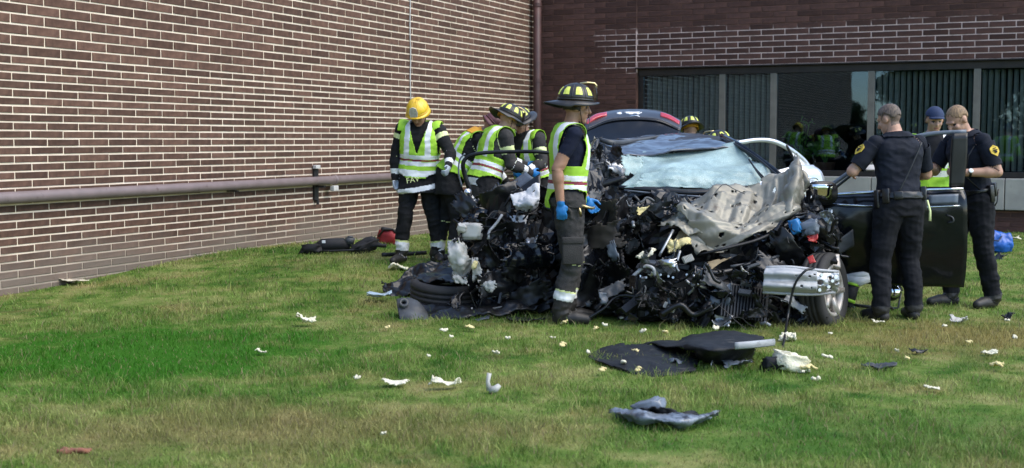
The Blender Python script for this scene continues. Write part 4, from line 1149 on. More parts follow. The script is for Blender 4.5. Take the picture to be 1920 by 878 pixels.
def star_patch(P, side, t=.42):
    nm = 'uarm' + side; bn = [b for b in P.bones if b[0] == nm][0]; c = bn[1].lerp(bn[2], t); ax = (bn[2]-bn[1]).normalized()
    o = P.lat*(1 if side == 'R' else -1); o = (o - ax*o.dot(ax)).normalized(); sd_ = ax.cross(o)
    m = MB(); R2 = .050
    c2 = c + o*(bn[3]+.020)
    pts = []
    for i, (a, r) in enumerate(((90, 1), (45, .92), (25, 1), (-20, .95), (-90, 1.15), (-160, .95), (155, 1), (135, .92))):
        a = math.radians(a); pts.append(c2 - ax*(math.sin(a)*R2*r) + sd_*(math.cos(a)*R2*r) - o*(.006 if abs(math.cos(a)) > .5 else 0))
    m.add(pts + [q - o*.006 for q in pts], [tuple(range(8)), tuple(range(15, 7, -1))] + [(i, 8+i, 8+(i+1)%8, (i+1)%8) for i in range(8)])
    pt = m.build('shoulder_patch', M_patch, P.root)
    m = MB(); m.obox(c2 + o*.002 - ax*.0, sd_*.022, o*.003, ax*.004); m.obox(c2 + o*.002 - ax*.018, sd_*.016, o*.003, ax*.003); m.obox(c2 + o*.002 + ax*.016, sd_*.012, o*.003, ax*.008)
    m.build('patch_mark', M_navy, pt)

# officer with his back turned
p = Person('person', 'police officer with grey-brown hair, back turned, arms folded forward beside the open door', lawn_at(1686, 10.15), R_(12), h=1.845, lean=7, head=(22, 28), bulk=1.13, legw=1.34, armw=1.08,
           arms=[((.42, .25, -.95), (-.25, .95, -.05)), ((-.62, .10, -.80), (.45, .9, .0))], feet=[(.15, .02, -.2), (-.17, -.02, .25)], group=GP, vox=.0075)
p.finish([M_skin, M_pol, M_polp, M_boot, M_stub1], pol_sel, FOLD_S)
pol_kit(p, M_hairg, 1); star_patch(p, 'L')
m = MB()
pts = []
for t in np.linspace(0, 1, 14):        # strap across the back
    a = p.pel + p.lat*((.13 - .22*t)*p.k) + p.u*((.46 - .40*t)*p.k) - p.fw*((.146 + .012*math.sin(t*3.1))*p.k)
    pts.append(a)
m.tube(pts, .007, 6); m.build('cord', M_leather, p.root, True)
m = MB(); m.tube([p.pel + p.lat*.17 - p.fw*.14 + p.u*.0, p.pel + p.lat*.185 - p.fw*.15 - p.u*.09, p.pel + p.lat*.18 - p.fw*.15 - p.u*.17], [.008, .010, .012], 6); m.build('key_strap', M_refly, p.root, True)
# notebook held in front
q = (p.wr[0] + p.wr[1])/2 + V3(0, .10, .04)
nb_ = MB(); nb_.obox(p.root.matrix_basis @ q, (.06, 0, 0), (0, .04, .02), (0, -.003, .006))
o = nb_.build('notebook', M_whitecap); tag(o, 'small notebook held in front of the back-turned officer', 'notebook')

# officer facing left
p = Person('person', 'fair-haired police officer with badge and wristwatch, facing left at the door end', lawn_at(1822, 11.0), R_(112), h=1.88, lean=9, head=(36, 0), bulk=1.13, legw=1.34, armw=1.08,
           arms=[((.34, .30, -.9), (-.55, .8, .12)), ((-.40, -.22, -1), (.42, .98, -.02))], feet=[(.13, .12, -.2), (-.12, -.12, .2)], group=GP, vox=.0075)
p.finish([M_skin, M_pol, M_polp, M_boot, M_stub2], pol_sel, FOLD_S)
belt = pol_kit(p, M_hairl, 1); star_patch(p, 'L')
m = MB(); c = p.pel + p.lat*(-.085*p.k) + p.u*(.365*p.k) + p.fw*(.158*p.k); pts = []
for i in range(12):
    a = i*math.pi/6; r = .034 if i % 2 == 0 else .026; pts.append(c + p.lat*(math.sin(a)*r) + p.u*(math.cos(a)*r*1.2))
m.add(pts + [q + p.fw*.012 for q in pts], [tuple(range(12)), tuple(range(23, 11, -1))] + [(i, (i+1)%12, 12+(i+1)%12, 12+i) for i in range(12)]); m.build('badge', M_silver, p.root, bevel=.002)
m = MB(); m.obox(p.pel + p.lat*(-.085*p.k) + p.u*(.30*p.k) + p.fw*(.152*p.k), p.lat*.038, p.fw*.004, p.u*.006); m.build('name_bar', M_silver, p.root)
m = MB(); m.obox(p.pel + p.lat*(-.16*p.k) + p.u*(.50*p.k) + p.fw*.02, p.lat*.03, p.fw*.022, p.u*.03); mic = m.build('shoulder_microphone', M_leather, p.root, True, bevel=.008)
m = MB(); a = p.pel + p.lat*(-.16*p.k) + p.u*(.48*p.k) + p.fw*.03; m.tube([a, a + p.fw*.12 - p.u*.12, p.pel + p.lat*-.12 + p.fw*.16 + p.u*.2, p.pel + p.lat*-.18 + p.u*.06 + p.fw*.06], .005, 6); m.build('microphone_cord', M_leather, mic, True)
# watch on the left wrist
wr, fa = p.wr[1], p.hand_dir[1]; u_ = fa.orthogonal().normalized()
m = MB(); m.lathe([(.034, -.012), (.039, -.010), (.039, .010), (.034, .012)], wr - fa*.03, fa, 18, closed=True); wt = m.build('wristwatch', M_leather, p.root, True)
dirn = Matrix.Rotation(-p.root.rotation_euler.z, 3, 'Z') @ V3(-.2, -1, .45); dirn = (dirn - fa*dirn.dot(fa)).normalized()
m = MB(); m.lathe([(0, .0), (.021, .0), (.021, .008), (.017, .011), (0, .011)], wr - fa*.03 + dirn*.037, dirn, 16); m.build('watch_face', M_refl, wt, True)
m = MB(); a = p.pel + p.lat*(-.22*p.k) - p.u*.06 - p.fw*.06; m.tube([a + p.u*.11 - p.fw*.03, a, a - p.u*.03 + p.fw*.03], .006, 6); m.build('radio_antenna', M_leather, belt, True)

# person in lime jacket with a blue cap
p = Person('person', 'person in lime safety jacket and blue cap standing between the two officers', lawn_at(1744, 12.8), R_(176), h=1.88, lean=2, head=(14, 0), bulk=1.08, legw=1.1, armw=1.2,
           arms=[((.25, .1, -1), (-.35, .9, -.1)), ((-.25, .1, -1), (.35, .9, -.1))], group=None, vox=.011)
def hv(s):
    mi = np.zeros(len(s.ft), int); T = s.fT; mi[s.is_('torso', 'uarm', 'farm')] = 1; mi[s.is_('thigh', 'shin')] = 2; mi[s.is_('foot')] = 2; mi[s.is_('torso') & (T[:,2] < .02)] = 2
    mi[s.is_('torso') & (np.abs(T[:,0]) < np.clip((T[:,2]-.16)*.30, 0, .09)) & (T[:,1] > 0)] = 2
    mi[s.is_('torso') & (np.abs(np.abs(T[:,0])-.115) < .022) & (T[:,2] > .2)] = 3; mi[s.is_('torso') & (np.abs(T[:,2]-.15) < .028)] = 3
    mi[s.is_('uarm') & (s.ftt > .35) & (s.ftt < .55)] = 3
    return mi
p.finish([M_skin, M_lime, M_polp, M_refl], hv, FOLD_S)
p.shell('hair', p.is_('head') & (p.fH[:,1] < .0) & (p.fH[:,2] > -.03), .006, [M_hairg])
cap = p.shell('cap', p.is_('head') & (p.fH[:,2] > .045), .014, [M_cap], None, .002)
m = MB(); H = p.H; m.add([H(x*.07, .075 + .085*math.sqrt(max(0, 1-x*x)), .052 - .02*x*x) for x in np.linspace(-1, 1, 9)] + [H(x*.072, .06 + .02*math.sqrt(max(0, 1-x*x)), .055 - .01*x*x) for x in np.linspace(-1, 1, 9)],
                       [(i, i+1, 10+i, 9+i) for i in range(8)])
o = m.build('peak', M_cap, cap, True); md = o.modifiers.new('s', 'SOLIDIFY'); md.thickness = .006
# ------------------------------------------------------------------ the wrecked car
CAR0 = Vector((1.72, 9.85, 0.0))
car = empty('wrecked_car', CAR0)
tag(car, 'black sedan with its front end torn open, shattered windscreen and doors hanging open', 'car')
C_BACK = Vector((-0.07, 1.0, 0)).normalized(); C_LAT = Vector((C_BACK.y, -C_BACK.x, 0))
def C(u, v, z): return CAR0 + C_LAT*u + C_BACK*v + Vector((0, 0, z))
OFF = CAR0
M_paint = mat('car_paint_black', (0.006, 0.007, 0.010), (0.004, 0.005, 0.007), rough=0.2, coat=0.25, scale=3, spec=0.3, dirt=(0.025, 0.024, 0.023), dirt_amt=(.60, .85), dirt_scale=7)
M_paintg = mat('car_paint_sky_sheen', (0.088, 0.096, 0.115), (0.05, 0.055, 0.068), rough=0.30, metal=0.35, coat=0.6, scale=3, dirt=(0.22, 0.22, 0.23), dirt_amt=(.60, .78), dirt_scale=6)  # roof: black paint greyed to carry the sky it reflects
M_silverp = mat('door_trim_sky_sheen', (0.66, 0.68, 0.71), (0.52, 0.54, 0.58), rough=0.28, metal=0.55, coat=0.5, scale=4)  # bright trim; on the door skin, reflected sky painted as pale silver
M_beige = mat('bare_panel_grey_beige', (0.29, 0.272, 0.222), (0.20, 0.187, 0.152), rough=0.45, metal=0.25, scale=4, bump=0.05, bscale=25, dirt=(0.10, 0.075, 0.055), dirt_amt=(.58, .74), dirt_scale=9)
M_blkp = mat('black_plastic', (0.007, 0.007, 0.008), (0.012, 0.012, 0.013), rough=0.34, scale=8, spec=0.45, dirt=(.035, .033, .03), dirt_amt=(.60, .85), dirt_scale=11)
M_dkm = mat('dark_steel', (0.035, 0.035, 0.037), (0.010, 0.010, 0.011), rough=0.45, metal=0.6, scale=9, dirt=(.07, .035, .02), dirt_amt=(.62, .8))
M_alu = mat('cast_aluminium', (0.50, 0.51, 0.52), (0.30, 0.31, 0.32), rough=0.42, metal=0.8, scale=9, dirt=(.06, .055, .05), dirt_amt=(.52, .66), dirt_scale=8)
M_beam = mat('bumper_aluminium', (0.42, 0.43, 0.44), (0.30, 0.31, 0.32), rough=0.6, metal=0.25, scale=6, stretch=(.4, 1, 4), dirt=(.12, .115, .11), dirt_amt=(.56, .72), dirt_scale=7)
M_greyp = mat('grey_plastic', (0.075, 0.08, 0.085), (0.04, 0.042, 0.045), rough=0.5, scale=7, dirt=(.05, .05, .05), dirt_amt=(.55, .75))
M_bluegrey = mat('blue_grey_trim', (0.14, 0.165, 0.20), (0.07, 0.085, 0.105), rough=0.4, scale=6, dirt=(.05, .05, .055), dirt_amt=(.56, .72))
M_whitep = mat('translucent_white_plastic', (0.66, 0.65, 0.61), (0.50, 0.49, 0.45), rough=0.45, scale=7, transl=.25, dirt=(.25, .22, .18), dirt_amt=(.62, .8))
M_airbag = mat('airbag_cloth', (0.70, 0.70, 0.70), (0.60, 0.60, 0.61), rough=0.8, scale=8, bump=.4, bscale=60)
M_foam = mat('yellow_foam', (0.80, 0.70, 0.36), (0.66, 0.54, 0.24), rough=0.9, scale=14, bump=.8, bscale=70)
M_foamw = mat('pale_foam', (0.80, 0.76, 0.58), (0.66, 0.62, 0.46), rough=0.9, scale=14, bump=.8, bscale=70)
M_tyre = mat('tyre_rubber', (0.022, 0.021, 0.021), (0.034, 0.031, 0.029), rough=0.8, scale=10, dirt=(.07, .06, .045), dirt_amt=(.58, .8))
M_rim = mat('alloy_rim', (0.52, 0.49, 0.45), (0.36, 0.33, 0.30), rough=0.45, metal=0.5, scale=8, dirt=(.15, .11, .08), dirt_amt=(.52, .72))
M_redp = mat('red_plastic', (0.50, 0.035, 0.02), (0.36, 0.025, 0.02), rough=0.4)
M_bluep = mat('blue_cap', (0.03, 0.22, 0.50), (0.02, 0.16, 0.4), rough=0.4)
M_tail = mat('tail_lamp_red', (0.55, 0.025, 0.03), (0.42, 0.02, 0.025), rough=0.15, coat=0.8)
M_chrome = mat('chrome', (0.80, 0.82, 0.85), (0.7, 0.72, 0.75), rough=0.12, metal=1.0)
M_seat = mat('seat_cloth', (0.03, 0.03, 0.032), rough=0.9)
M_tan = mat('torn_paper_brown', (0.34, 0.26, 0.15), (0.24, 0.18, 0.10), rough=0.85, scale=10)

def crazed_glass():
    m = mat('shattered_glass', (0.42, 0.57, 0.54), (0.24, 0.35, 0.35), rough=0.28, scale=5, spec=0.5, contrast=(.3, .7))
    N = m.node_tree.nodes; L = m.node_tree.links; b = N['Principled BSDF']
    tc = N.new('ShaderNodeTexCoord')
    v = N.new('ShaderNodeTexVoronoi'); v.feature = 'DISTANCE_TO_EDGE'; v.inputs['Scale'].default_value = 75; L.new(tc.outputs['Object'], v.inputs['Vector'])
    r = N.new('ShaderNodeMapRange'); r.inputs[1].default_value = 0.0; r.inputs[2].default_value = 0.07; L.new(v.outputs['Distance'], r.inputs[0])
    old = b.inputs['Base Color'].links[0].from_socket
    mx = N.new('ShaderNodeMix'); mx.data_type = 'RGBA'; L.new(r.outputs[0], mx.inputs[0]); mx.inputs[6].default_value = (0.66, 0.80, 0.76, 1); L.new(old, mx.inputs[7])
    L.new(mx.outputs[2], b.inputs['Base Color'])
    bp = N.new('ShaderNodeBump'); bp.inputs['Strength'].default_value = 0.35; bp.inputs['Distance'].default_value = .004; L.new(r.outputs[0], bp.inputs['Height']); L.new(bp.outputs[0], b.inputs['Normal'])
    # clear patches where the laminate still shows the dark cabin
    n = N.new('ShaderNodeTexNoise'); n.inputs['Scale'].default_value = 3.0; n.inputs['Detail'].default_value = 5; L.new(tc.outputs['Object'], n.inputs['Vector'])
    r2 = N.new('ShaderNodeMapRange'); r2.inputs[1].default_value = 0.40; r2.inputs[2].default_value = 0.58; r2.inputs[3].default_value = 0.62; r2.inputs[4].default_value = 0.98
    L.new(n.outputs[0], r2.inputs[0]); L.new(r2.outputs[0], b.inputs['Alpha'])
    return m
M_shat = crazed_glass()

def psheet(name, rows, mat_, parent=None, **kw):
    """panel from rows of (px, py, depth)"""
    return sheet(name, [[at(*q) for q in r] for r in rows], mat_, parent or car, off=OFF, **kw)
def ptube(name, pts, r, mat_, parent=None, seg=8, n=None, flat=1.0, smooth=True):
    P = [at(*q) for q in pts]
    if n: P = [Vector(q) for q in spline(P, n)]
    if isinstance(r, (list, tuple)) and n: r = list(np.interp(np.linspace(0, 1, n), np.linspace(0, 1, len(r)), r))
    m = MB(OFF); m.tube(P, r, seg, flat=flat); return m.build(name, mat_, parent or car, smooth)

# -- floor, sills, bulkheads: the shell that is left standing
m = MB(OFF)
for u0, u1 in ((-.82, -.70), (.70, .82)): m.add([C(u0,1.5,.18), C(u1,1.5,.18), C(u1,4.3,.2), C(u0,4.3,.2), C(u0,1.5,.34), C(u1,1.5,.34), C(u1,4.3,.36), C(u0,4.3,.36)],
       [(0,3,2,1),(4,5,6,7),(0,1,5,4),(1,2,6,5),(2,3,7,6),(3,0,4,7)])
m.build('sill', M_paint, car, bevel=.02)
m = MB(OFF); m.add([C(-.75,1.2,.22), C(.75,1.2,.22), C(.75,4.4,.24), C(-.75,4.4,.24), C(-.75,1.2,.25), C(.75,1.2,.25), C(.75,4.4,.27), C(-.75,4.4,.27)],
       [(0,3,2,1),(4,5,6,7),(0,1,5,4),(1,2,6,5),(2,3,7,6),(3,0,4,7)]); m.build('floor_pan', M_blkp, car)
sheet('firewall', [[C(-.72,1.25,.95), C(0,1.15,.98), C(.72,1.25,.95)], [C(-.7,1.15,.6), C(0,1.05,.6), C(.7,1.15,.6)], [C(-.68,1.3,.2), C(0,1.2,.2), C(.68,1.3,.2)]], M_blkp, car, n=(12, 20), crumple=.03, off=OFF)
sheet('dashboard', [[C(-.7,1.5,.98), C(0,1.45,1.0), C(.7,1.5,.98)], [C(-.7,1.75,.95), C(0,1.75,.97), C(.7,1.75,.95)], [C(-.7,1.82,.7), C(0,1.85,.7), C(.7,1.82,.7)]], M_blkp, car, n=(12, 20), crumple=.02, off=OFF)
for u in (-.37, .37):
    m = MB(OFF); m.loft([(C(u,2.25,.32), C_LAT*.24, C_BACK*.25), (C(u,2.25,.52), C_LAT*.25, C_BACK*.27), (C(u,2.28,.56), C_LAT*.22, C_BACK*.24)])
    m.loft([(C(u,2.50,.5), C_LAT*.23, C_BACK*.08), (C(u,2.60,.85), C_LAT*.24, C_BACK*.08), (C(u,2.70,1.12), C_LAT*.18, C_BACK*.06), (C(u,2.72,1.18), C_LAT*.10, C_BACK*.05), (C(u,2.74,1.33), C_LAT*.12, C_BACK*.05)])
    m.build('seat', M_seat, car, True)
# rear quarters with wheel arches
for sx in (-1, 1):
    a = [[C(sx*.62,2.95,1.40), C(sx*.66,3.5,1.30), C(sx*.74,3.95,1.06), C(sx*.74,4.5,1.02)], [C(sx*.86,2.95,.95), C(sx*.88,3.5,.95), C(sx*.86,3.95,.94), C(sx*.80,4.55,.92)],
         [C(sx*.89,2.95,.6), C(sx*.90,3.5,.6), C(sx*.88,3.95,.62), C(sx*.80,4.62,.65)], [C(sx*.84,2.95,.22), C(sx*.86,3.5,.24), C(sx*.84,3.95,.26), C(sx*.76,4.62,.3)]]
    def arch(u, v):
        z = u; return not (((v-.46)/.25)**2 + ((u-.98)/.30)**2 < 1) and not (.08 < u < .30 and .06 < v < .36 - (.28-u)*.3)
    sheet('rear_quarter', a, M_paint, car, n=(26, 30), crumple=.004, off=OFF, keep=arch)
sheet('rear_bumper', [[C(-.82,4.5,.62), C(-.4,4.72,.64), C(.4,4.72,.64), C(.82,4.5,.62)], [C(-.84,4.5,.45), C(-.4,4.76,.45), C(.4,4.76,.45), C(.84,4.5,.45)], [C(-.8,4.45,.25), C(-.4,4.68,.25), C(.4,4.68,.25), C(.8,4.45,.25)]], M_paint, car, n=(10, 24), off=OFF)
sheet('boot_floor', [[C(-.72,3.7,.55), C(.72,3.7,.55)], [C(-.7,4.6,.55), C(.7,4.6,.55)]], M_blkp, car, n=(6, 6), off=OFF)
sheet('parcel_shelf', [[C(-.66,3.25,.98), C(.66,3.25,.98)], [C(-.70,3.75,1.0), C(.70,3.75,1.0)]], M_blkp, car, n=(6, 8), off=OFF)

def wheel(c, ax, R=.315, W=.20, name='wheel', spokes=5, rim=True):
    c = Vector(c); ax = Vector(ax).normalized(); h = W/2
    m = MB(OFF); m.lathe([(0, h*.2), (.07, h*.25), (.075, h*.6), (.0, h*.65)], c, ax, 16); hub = m.build(name, M_dkm, car, True)
    m = MB(OFF); ri = R*.66
    prof = [(ri, -h*.8), (ri+.02, -h*.95), (R*.86, -h*1.02), (R*.965, -h*.9), (R, -h*.68)]
    for g in (-.4, 0, .4): prof += [(R, h*(g-.07)), (R-.010, h*(g-.06)), (R-.010, h*(g+.06)), (R, h*(g+.07))]
    prof += [(R, h*.68), (R*.965, h*.9), (R*.86, h*1.02), (ri+.02, h*.95), (ri, h*.8), (ri-.01, 0)]
    m.lathe(prof, c, ax, 40, closed=True); m.build('tyre', M_tyre, hub, True)
    if rim:
        m = MB(OFF); m.lathe([(ri-.012, -h*.85), (ri+.004, -h*.85), (ri+.004, h*.85), (ri-.012, h*.9), (ri-.03, h*.8), (ri-.035, -h*.8)], c, ax, 32, closed=True)
        u = ax.orthogonal().normalized(); v = ax.cross(u)
        for k in range(spokes):
            t = 2*math.pi*k/spokes + .5; d = u*math.cos(t) + v*math.sin(t); q = ax.cross(d)
            a = c + d*.05 + ax*(h*.55); b = c + d*(ri-.01) + ax*(h*.78)
            wv0, wv1, tk = q*.034, q*.026, ax*.022
            m.add([a-wv0-tk, a+wv0-tk, b+wv1-tk, b-wv1-tk, a-wv0*.7+tk, a+wv0*.7+tk, b+wv1*.7+tk, b-wv1*.7+tk], [(0,3,2,1),(4,5,6,7),(0,1,5,4),(1,2,6,5),(2,3,7,6),(3,0,4,7)])
        m.lathe([(0, h*.85), (.05, h*.82), (.062, h*.55), (.062, h*.2)], c, ax, 16)
        m.build('rim', M_rim, hub, True)
        m = MB(OFF); m.lathe([(.04, -.01), (ri*.84, -.012), (ri*.84, .012), (.04, .01)], c, ax, 28, closed=True); m.build('brake_disc', M_dkm, hub, True)
    return hub
fw_ = at(1545, 546, 10.02); wheel(fw_, (math.cos(R_(36)), -math.sin(R_(36)), .08))
for sx in (-1, 1): wheel(C(sx*.80, 3.62, .315), (C_LAT*sx))
fl_ = at(840, 540, 10.85); fl_.z = .155; wheel(fl_, (.05, -.10, 1.0), R=.335, W=.22, rim=False)

# -- roof, pillars, windscreen
psheet('roof', [[(1132,269,11.75), (1189,264,12.3), (1240,256,12.6), (1280,251,12.8), (1330,254,12.8), (1372,262,12.7)],
                [(1150,281,11.6), (1190,272,11.9), (1245,268,12.1), (1285,262,12.1), (1330,259,12.2), (1378,266,12.2)],
                [(1160,291,11.5), (1208,290,11.55), (1250,286,11.55), (1299,281,11.6), (1340,277,11.6), (1384,274,11.65)]], M_paintg, n=(34, 60), crumple=.016, cscale=3.2, thick=.012, seed=2)
psheet('roof', [[(1150,263,13.0), (1240,252,13.3), (1290,251,13.4), (1360,256,13.3)], [(1160,262,12.5), (1240,256,12.6), (1280,252,12.8), (1372,262,12.7)]], M_paintg, n=(10, 24), crumple=.012, thick=.01)
ptube('roof_rail_tear', [(1126,262,11.7), (1150,268,11.7), (1190,264,12.2), (1240,255,12.6)], [.02, .03, .02, .014], M_greyp, n=16)
# windscreen: crazed sheet sagging inwards with bulging folds
def ws_rib(u, v): return .05*math.sin(u*5.2+1.0)*math.sin(v*3.1) + .04*math.sin(u*8+v*5)*v
wsr = [[(1205,284,11.65), (1250,279,11.65), (1299,274,11.67), (1345,270,11.7), (1384,270,11.72)],
       [(1195,312,11.35), (1250,306,11.4), (1300,300,11.42), (1350,296,11.45), (1412,293,11.45)],
       [(1183,332,11.15), (1240,326,11.2), (1300,322,11.25), (1370,316,11.3), (1436,310,11.3)],
       [(1158,350,10.95), (1230,350,11.0), (1300,350,11.0), (1380,346,11.05), (1462,330,11.1)]]
psheet('windscreen', wsr, M_shat, n=(54, 84), crumple=.012, cscale=3.0, thick=.005, rib=ws_rib, seed=5, ragged=.01)
psheet('windscreen_shred', [[(1162,290,11.4), (1207,291,11.4)], [(1165,310,11.3), (1206,312,11.32)], [(1172,330,11.2), (1200,328,11.25)]], M_shat, n=(16, 16), crumple=.02, seed=8, ragged=.08)
psheet('windscreen_fold', [[(1200,322,11.0), (1260,316,11.05), (1330,318,11.1), (1400,322,11.1), (1445,330,11.1)], [(1196,338,10.88), (1260,333,10.9), (1330,336,10.95), (1400,338,11.0), (1430,338,11.05)],
                           [(1165,352,10.86), (1240,352,10.86), (1320,353,10.9), (1390,350,10.95), (1425,345,11.0)]], M_shat, n=(30, 60), crumple=.022, cscale=4.5, seed=9, thick=.005, ragged=.04)
ptube('pillar', [(1353,256,12.2), (1384,272,11.65), (1420,297,11.4), (1462,330,11.05)], [.035, .032, .034, .04], M_paint, n=14, flat=.6)
ptube('pillar_seal', [(1362,262,11.9), (1388,276,11.55), (1424,300,11.3), (1462,333,10.95)], .010, M_blkp, n=12)
ptube('pillar', [(1120,262,11.7), (1118,300,11.5), (1128,340,11.2)], [.03, .04, .045], M_greyp, n=10, flat=.6)
ptube('wiper_blade', [(1404,299,11.2), (1418,318,11.1), (1437,338,10.98)], .008, M_blkp, n=8)
ptube('wiper_arm', [(1410,308,11.15), (1425,330,11.0), (1440,345,10.9)], .007, M_blkp, n=8)
ptube('cowl', [(1160,352,10.9), (1230,357,10.85), (1310,362,10.8), (1400,352,10.85)], [.022, .03, .03, .02], M_blkp, n=18, flat=1.2)
ptube('cowl_trim', [(1170,357,10.82), (1240,364,10.76), (1315,369,10.7)], .008, M_bluegrey, n=12)
ptube('trim_strip', [(1098,354,11.0), (1135,345,11.0), (1172,333,11.0)], [.014, .03, .022], M_blkp, n=10, flat=.4)
psheet('cabin_lining', [[(1208,292,11.9), (1370,280,12.0)], [(1180,345,11.8), (1440,340,11.8)]], M_seat, n=(6, 8))

# -- boot lid standing open: gloss deck below, tail panel with lamps on top
arc = [(1100,243), (1122,229), (1150,223), (1190,220), (1228,222), (1255,230), (1276,243)]
lid_rows = [[(1106,285,13.7), (1150,285,13.75), (1190,285,13.75), (1230,285,13.75), (1266,285,13.7)],
            [(1102,262,13.95), (1145,255,14.0), (1190,253,14.02), (1235,255,14.0), (1272,262,13.95)],
            [(1098,244,14.12), (1142,226,14.2), (1190,222,14.22), (1236,226,14.2), (1276,244,14.12)]]
psheet('boot_lid', lid_rows, M_paint, n=(22, 40), thick=.02, crumple=.002)
lid = psheet('boot_lid_tail_panel', [[(1098,244,14.12), (1142,226,14.2), (1190,222,14.22), (1236,226,14.2), (1276,244,14.12)],
             [(1096,232,14.24), (1140,215,14.36), (1190,211,14.40), (1238,215,14.36), (1278,233,14.24)], [(1097,226,14.36), (1140,210,14.52), (1190,206,14.56), (1238,210,14.52), (1277,227,14.36)]], mat('boot_tail_sky_sheen', (0.045, 0.048, 0.056), (0.03, 0.032, 0.038), rough=.35, coat=.3, scale=4), n=(12, 40), thick=.02)  # tail panel colour lightened for the sky mirrored in its black paint
psheet('spoiler_lip', [[(1099,243,14.09), (1142,225,14.17), (1190,221,14.19), (1236,225,14.17), (1275,243,14.09)], [(1099,246,14.08), (1142,229,14.15), (1190,225,14.17), (1236,229,14.15), (1275,246,14.08)]], M_paint, lid, n=(5, 36), thick=.012)
psheet('tail_lamp', [[(1100,234,14.20), (1118,222,14.25), (1138,217,14.30)], [(1101,227,14.28), (1118,216,14.34), (1138,212,14.38)]], M_tail, lid, n=(8, 14), thick=.03)
psheet('tail_lamp', [[(1238,219,14.28), (1256,225,14.25), (1273,235,14.20)], [(1238,212,14.36), (1256,218,14.33), (1274,229,14.27)]], M_tail, lid, n=(8, 14), thick=.03)
psheet('licence_plate', [[(1156,216.5,14.31), (1204,215.5,14.31)], [(1157,211,14.38), (1203,210,14.38)]], M_refl, lid, n=(6, 14), thick=.008, crumple=.006, cscale=20, ragged=.06, seed=4)
m = MB(OFF); c_ = at(1190, 219.5, 14.26); m.tube([c_ + Vector((.055*math.cos(t), -.006, .014*math.sin(t))) for t in np.linspace(0, 6.2832, 21)], .006, 6); m.tube([c_ + Vector((-.03, -.006, 0)), c_ + Vector((.035, -.006, .003))], .006, 6)
m.build('emblem', M_chrome, lid, True)

# -- rear door, open
rd = psheet('rear_door', [[(1420,330,12.10), (1450,322,12.15), (1490,312,12.30), (1522,312,12.45)], [(1420,360,12.05), (1450,352,12.10), (1500,340,12.25), (1543,337,12.42)], [(1420,430,12.05), (1460,430,12.1), (1500,430,12.25), (1546,428,12.42)],
                          [(1425,500,12.1), (1460,500,12.15), (1500,498,12.3), (1535,495,12.45)]], M_silverp, n=(24, 24), thick=.05, crumple=.004)
tag(rd, 'rear door standing open, reflected sky put into its pale silver colour')
ptube('window_frame', [(1383,268,11.95), (1420,263,12.1), (1452,266,12.18), (1482,281,12.3), (1508,302,12.42), (1522,322,12.47)], [.022, .022, .024, .027, .028, .026], M_silverp, rd, n=26, flat=.6)
ptube('window_frame', [(1474,272,12.25), (1484,290,12.28), (1494,316,12.32)], .016, M_blkp, rd, n=8, flat=.6)
psheet('quarter_glass', [[(1478,283,12.27), (1490,288,12.33), (1502,300,12.4)], [(1492,312,12.31), (1505,312,12.37), (1516,318,12.44)]], M_refl, rd, n=(8, 8), thick=.006)
ptube('door_handle', [(1506,338,12.22), (1517,334,12.20), (1530,335,12.28), (1532,340,12.30), (1515,343,12.22), (1506,340,12.22)], .008, M_chrome, rd, n=18)

# -- driver door, swung wide
dd = psheet('front_door', [[(1508,372,10.72), (1590,366,10.62), (1690,362,10.52), (1806,358,10.42)], [(1506,395,10.64), (1590,390,10.54), (1690,388,10.44), (1812,384,10.36)], [(1508,470,10.66), (1590,470,10.56), (1690,470,10.46), (1812,468,10.38)],
                           [(1520,520,10.74), (1590,528,10.64), (1690,534,10.54), (1806,536,10.46)]], M_paint, n=(30, 40), thick=.07, crumple=.012, cscale=2.2)
tag(dd, 'black driver door swung wide open')
ptube('belt_trim', [(1508,370,10.66), (1590,363,10.56), (1690,358,10.46), (1806,354,10.36)], .011, M_chrome, dd, n=16)
ptube('belt_trim', [(1560,383,10.50), (1690,389,10.40), (1800,386,10.34)], .007, M_chrome, dd, n=16)
ptube('window_frame', [(1552,352,10.62), (1600,318,10.58), (1650,285,10.55), (1700,262,10.52), (1745,251,10.48), (1812,247,10.42)], .018, M_bluegrey, dd, n=24, flat=.7)
ptube('window_frame', [(1562,356,10.56), (1605,322,10.52), (1650,290,10.5)], .012, M_blkp, dd, n=14)
psheet('door_pillar', [[(1786,251,10.41), (1814,249,10.40)], [(1782,300,10.42), (1812,300,10.41)], [(1780,356,10.42), (1806,354,10.41)]], M_blkp, dd, n=(10, 8), thick=.03, crumple=.003)
psheet('trim_panel', [[(1742,366,10.37), (1797,364,10.33)], [(1740,384,10.36), (1796,382,10.32)]], M_bluegrey, dd, n=(5, 8), thick=.012)
ptube('pull_handle', [(1776,404,10.33), (1786,408,10.30), (1787,416,10.30), (1778,418,10.33)], .007, M_greyp, dd, n=10)
# door mirror
mc = at(1541, 362, 10.42); m = MB(OFF)
m.loft([(mc + Vector((.00, .12, .0)), V3(.05, .0, 0), V3(0, 0, .05)), (mc + Vector((0, .09, .0)), V3(.115, 0, 0), V3(0, 0, .085)), (mc + Vector((0, .0, .0)), V3(.135, .0, 0), V3(0, .0, .102)), (mc + Vector((0, -.02, 0)), V3(.130, 0, 0), V3(0, 0, .098))], 24, 3.2)
m.tube([mc + Vector((.02, .08, -.05)), mc + Vector((.06, .2, -.06))], .035, 8)
mir = m.build('door_mirror', M_blkp, dd, True)
psheet('mirror_glass', [[(1520,346,10.335), (1561,346,10.335)], [(1520,375,10.380), (1559,374,10.380)]], M_chrome, dd, n=(4, 4), thick=.004)

